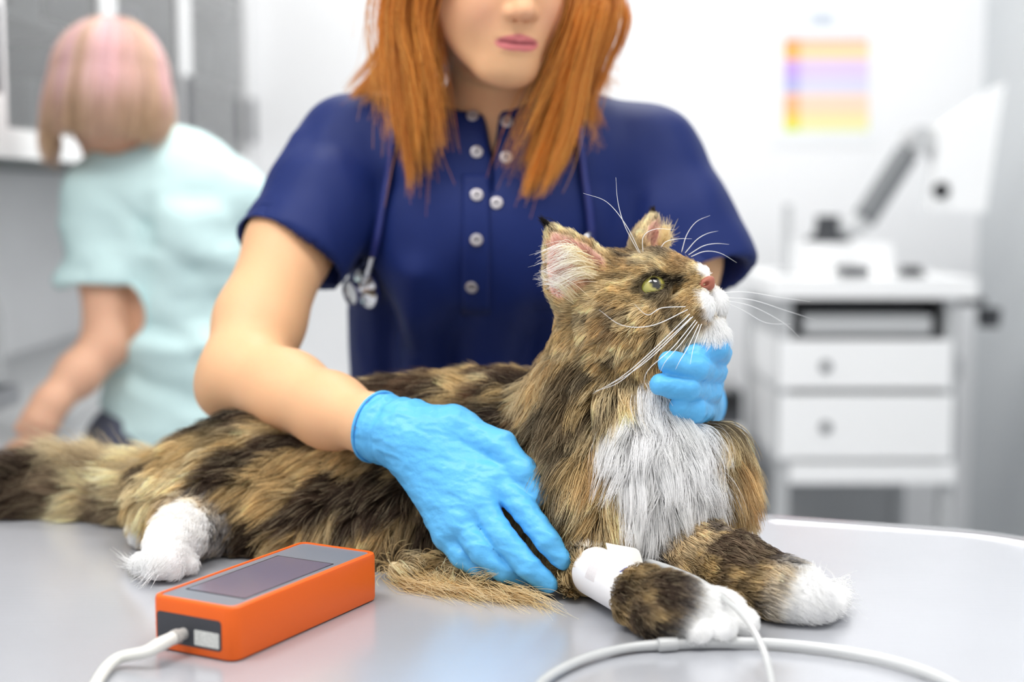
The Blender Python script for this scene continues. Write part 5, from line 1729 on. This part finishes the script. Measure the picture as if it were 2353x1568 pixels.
for i in range(4):
    c = f0[i]; pv, nx = f0[i - 1], f0[(i + 1) % 4]
    r = .004
    if i in (1, 2):
        for t_ in (0, .33, .67, 1):
            a = c + unit(pv - c) * r * (1 - t_) ; b = c + unit(nx - c) * r * t_
            pp.append(a * (1 - t_) + b * t_ if t_ not in (0, 1) else (a if t_ == 0 else b))
    else: pp.append(c)
fr1 = [bm.verts.new(tuple(c + n3 * .0008)) for c in pp]; bk1 = [bm.verts.new(tuple(c - n3 * .0008)) for c in pp]
bm.faces.new(fr1); bm.faces.new(bk1[::-1])
for i in range(len(pp)): bm.faces.new((fr1[i], bk1[i], bk1[(i + 1) % len(pp)], fr1[(i + 1) % len(pp)]))
bm_obj('catheter_flap', bm, 'flap_cream', bd)
o = b0e + ax * (np.linalg.norm(b1e - b0e) - .006)
aa = math.radians(250 if np.dot(s_, [0, -1, 0]) < 0 else 70 + 180 - 180)
bm = bmesh.new()
dirn = unit(V(-.15, -.55, .8)); dirn = unit(dirn - ax * (dirn @ ax)); sd = np.cross(ax, dirn)
for k in range(3):
    c = o + dirn * .0211 + sd * (k * .002 - .002)
    add_box(bm, (-.0016, -.0006, -.0002), (.0016, .0006, .0003), Matrix.Translation(Vector(c.tolist())) @ Vector(dirn.tolist()).to_track_quat('Z', 'X').to_matrix().to_4x4())
bm_obj('printed_mark', bm, 'print_blue', wr)

iv = tube('infusion_line', [P(1462, 1285, 1.175), P(1520, 1300, 1.14), P(1600, 1332, 1.10), P(1668, 1378, 1.055), P(1715, 1425, 1.02), P(1752, 1490, .985), P(1772, 1560, .955), P(1782, 1650, .93)],
          .0026, 'tube_clear', None, samples=80)
tag(iv, 'thin clear infusion line running from the bandage over the near paw', 'tube')
r_ = .0046
lp = tube('drip_tube', [T(1205, 1620, TZ + r_), T(1255, 1560, TZ + r_), T(1340, 1516, TZ + r_), T(1440, 1490, TZ + r_), T(1530, 1482, TZ + r_), T(1640, 1478, TZ + r_), T(1780, 1482, TZ + r_), T(1930, 1498, TZ + r_), T(2060, 1525, TZ + r_),
                           T(2180, 1570, TZ + r_), T(2270, 1640, TZ + r_)], [r_ * .8, r_ * .8, r_ * .8, r_ * .8, r_ * .95, r_, r_, r_, r_, r_, r_], 'tube_clear', None, samples=110)
tag(lp, 'thicker clear drip tube looping across the front of the steel table', 'tube')
c0, c1 = T(1512, 1483, TZ + .0054), T(1556, 1480, TZ + .0054)
cn_ = cyl_between('tube_connector', c0, c1, .0053, 'tube_clear', lp, n=16, bevel=.0006)

# ================================================================== assistant at the worktop
asn = empty('person', (-0.56, 2.45, 0), 'person in mint green top with pink blond bob, back turned, at the worktop', 'person')
D3 = 2.42
AC = P(248, 196, D3 - .02); AF = fr(-150, -8, 6)


def al(a, b, c): return AC + np.array([a, b, c]) @ AF


atr = np.array([P(405, 1075, D3), P(402, 900, D3), P(395, 700, D3), P(388, 520, D3), P(372, 400, D3), P(340, 325, D3)])
arx = np.array([.130, .128, .130, .142, .125, .055]); ary = np.array([.10, .10, .105, .105, .085, .05])
ASH, AEL, AWR = P(232, 455, D3 - .02), P(245, 790, D3 - .08), P(118, 925, D3 - .16)
BSH, BEL, BWR = P(535, 455, D3 + .02), P(575, 740, D3 + .12), P(520, 860, D3 + .30)
asl = [etube(atr, arx - .03, ary - .035, (1, 0, 0), k=.02)]
asl += chain([ASH, P(240, 640, D3 - .05), AEL, P(180, 860, D3 - .12), AWR], [.035, .039, .038, .035, .026], k=.02)
asl += chain([BSH, BEL, BWR], [.035, .040, .027], k=.02)
hnd = AWR
asl += chain([AWR, P(95, 965, D3 - .17)], [.028, .032], k=.015)
for (a, b, c_, d_) in ((88, 1000, 40, 1032), (75, 1000, 22, 1030), (98, 1005, 66, 1040), (108, 1000, 96, 1030)):
    asl += chain([P(95, 968, D3 - .17), P(a, b, D3 - .18), P(c_, d_, D3 - .175)], [.014, .0105, .008], k=.005)
asl += chain([P(115, 950, D3 - .16), P(70, 960, D3 - .18), P(42, 985, D3 - .185)], [.014, .011, .009], k=.006)
asl += chain([BWR, BWR + V(-.03, .05, -.02)], [.028, .03], k=.015)
for k in range(4): asl += chain([BWR + V(-.03 + .012 * k, .05, -.02), BWR + V(-.05 + .016 * k, .09, -.03), BWR + V(-.055 + .017 * k, .11, -.05)], [.012, .010, .008], k=.005)
asl += chain([BWR + V(0, .03, 0), BWR + V(.03, .06, -.02), BWR + V(.02, .09, -.04)], [.013, .011, .009], k=.006)
asl += chain([P(345, 345, D3), al(-.02, 0, -.06)], [.052, .05], k=.02)
asl += [ell(al(-.01, 0, .015), (.088, .072, .078), AF, k=.02), ell(al(.03, 0, -.03), (.06, .06, .085), AF, k=.03), cap(al(.08, 0, .01), al(.10, 0, -.035), .009, .011, k=.015), ell(al(.072, 0, -.10), (.018, .022, .015), AF, k=.025)]
for s in (-1, 1): asl += [ell(al(0, s * .076, -.012), (.016, .008, .03), AF, k=.006), ell(al(.068, s * .03, 0), (.014, .015, .012), AF, k=.01)]
asl += [ell(al(.083, 0, -.070), (.010, .022, .008), AF, k=.006)]
v_, f_ = sdf_mesh(asl, .005, smooth=2)
mesh_np('body', v_, f_, 'skin', asn, cols=skin_col(v_, (230, 180, 150)))
# top
tp_ = [etube(atr, arx, ary, (1, 0, 0), k=.02), cap(ASH, atr[4] + V(-.04, 0, 0), .055, .06, k=.03), cap(BSH, atr[4] + V(.04, 0, 0), .055, .06, k=.03)]
oA = P(232, 650, D3 - .05); oB = P(560, 660, D3 + .1)
tp_ += [cap(ASH, oA, .056, .070, k=.03), cap(BSH, oB, .056, .064, k=.03)]
ex_ = [halfspace_cut(oA, V(0, 0, -1), oA + V(0, 0, -.04), oA + V(0, 0, -.05)), cap(oA + V(0, 0, .0), oA - V(0, 0, .06), .050, .064, k=.003, op='s'),
       halfspace_cut(oB, unit(oB - BSH), oB + unit(oB - BSH) * .04, oB + unit(oB - BSH) * .06), cap(P(342, 335, D3), al(-.02, 0, -.06), .055, .055, k=.003, op='s')]
v_, f_ = sdf_mesh(tp_ + ex_, .005, smooth=3)
n_ = vnormals(v_, f_)
fo_ = (fnoise(v_, (8, 8, 20), 91, 2) - .5) * .040 * sstep(1.30, 1.1, v_[:, 2]) + (fnoise(v_, (14, 14, 10), 95, 2) - .5) * .012
for (pa, pb, am, wd_) in ((P(330, 480, D3 - .1), P(320, 700, D3 - .1), -.012, .02), (P(340, 560, D3 - .1), P(440, 620, D3 - .1), -.012, .018), (P(310, 740, D3 - .1), P(430, 790, D3 - .1), -.012, .018),
                          (P(300, 880, D3 - .1), P(450, 920, D3 - .1), -.010, .018), (P(210, 420, D3 - .1), P(330, 520, D3 - .1), -.010, .014)):
    ab = pb - pa; t_ = np.clip(((v_ - pa) @ ab) / (ab @ ab), 0, 1)
    fo_ += am * np.exp(-(np.linalg.norm(v_ - pa - t_[:, None] * ab, axis=1) / wd_) ** 2)
mesh_np('scrub_top', v_ + n_ * fo_[:, None], f_, 'mint_fabric', asn)
leg = []
hx = atr[0]
for s in (-1, 1): leg += chain([V(hx[0] + s * .07, hx[1], .80), V(hx[0] + s * .075, hx[1] + .01, .45), V(hx[0] + s * .08, hx[1] + .02, .08)], [.088, .065, .058], k=.03)
leg.append(ell(V(hx[0], hx[1], .80), (.128, .10, .10), k=.04))
v_, f_ = sdf_mesh(leg, .007, smooth=2)
mesh_np('trousers', v_, f_, 'trouser_grey', asn)
for s in (-1, 1):
    v_, f_ = sdf_mesh([ell(V(hx[0] + s * .08, hx[1] + .05, .045), (.044, .12, .042), k=.02), ell(V(hx[0] + s * .08, hx[1], .06), (.04, .05, .05), k=.02)], .006, smooth=2, floor=.001)
    mesh_np('shoe', v_, f_, 'shoe_white', asn)
# bob hair: strands from the crown round the back and sides
rg = np.random.default_rng(77)
n = 9000; k = 14
phi = rg.random(n) * 2 * np.pi            # 0 = face direction
face = np.cos(phi) > .72
phi = np.where(face, phi + np.pi, phi)
S = np.zeros((n, k, 3)); tt = np.linspace(0, 1, k)
endU = np.where(np.cos(phi) < -.2, -.090, -.118) + .02 * rg.normal(0, 1, n) * .5
for j, t_ in enumerate(tt):
    th = t_ * 1.0
    # cap part up to t=.5, then hanging
    ang = np.minimum(t_ / .52, 1) * np.pi / 2 * .98
    Rr = np.sin(ang); up = np.cos(ang)
    hang = np.maximum(t_ - .52, 0) / .48
    flare = 1.0 + .10 * np.sin(hang * np.pi * .8)
    a = (.100 * Rr * np.cos(phi) * flare - .01); b = .088 * Rr * np.sin(phi) * flare
    c = .012 + .096 * up + hang * (endU - .012)
    jitn = .004
    S[:, j] = np.stack([a, b, c], 1)
S += rg.normal(0, 1, (n, 1, 3)) * np.array([.005, .005, .003]) * np.linspace(.3, 1, k)[None, :, None]
Sw = AC + S @ AF
tcol = tt[None, :, None]
blond = lin((214, 184, 146)); pink = lin((250, 212, 220)); brn = lin((120, 88, 58)); pale = lin((240, 222, 200))
st1 = (.5 + .5 * np.sin(phi * 7 + 1.3 * np.sin(phi * 3)))[:, None, None] * .6 + .5 * rg.random((n, 1, 1))
st1 = np.clip(st1, 0, 1)
col = brn * (1 - sstep(0, .25, tcol)) + sstep(0, .25, tcol) * (blond * (1 - st1) + pink * st1)
low = sstep(.62, .95, tcol)
col = col * (1 - low * .75) + (blond * .9) * low * .75
hair_obj('hair', Sw, np.clip(col * rg.normal(1, .08, (n, 1, 1)), .01, .95), .0009, .0004, 'hair', asn)
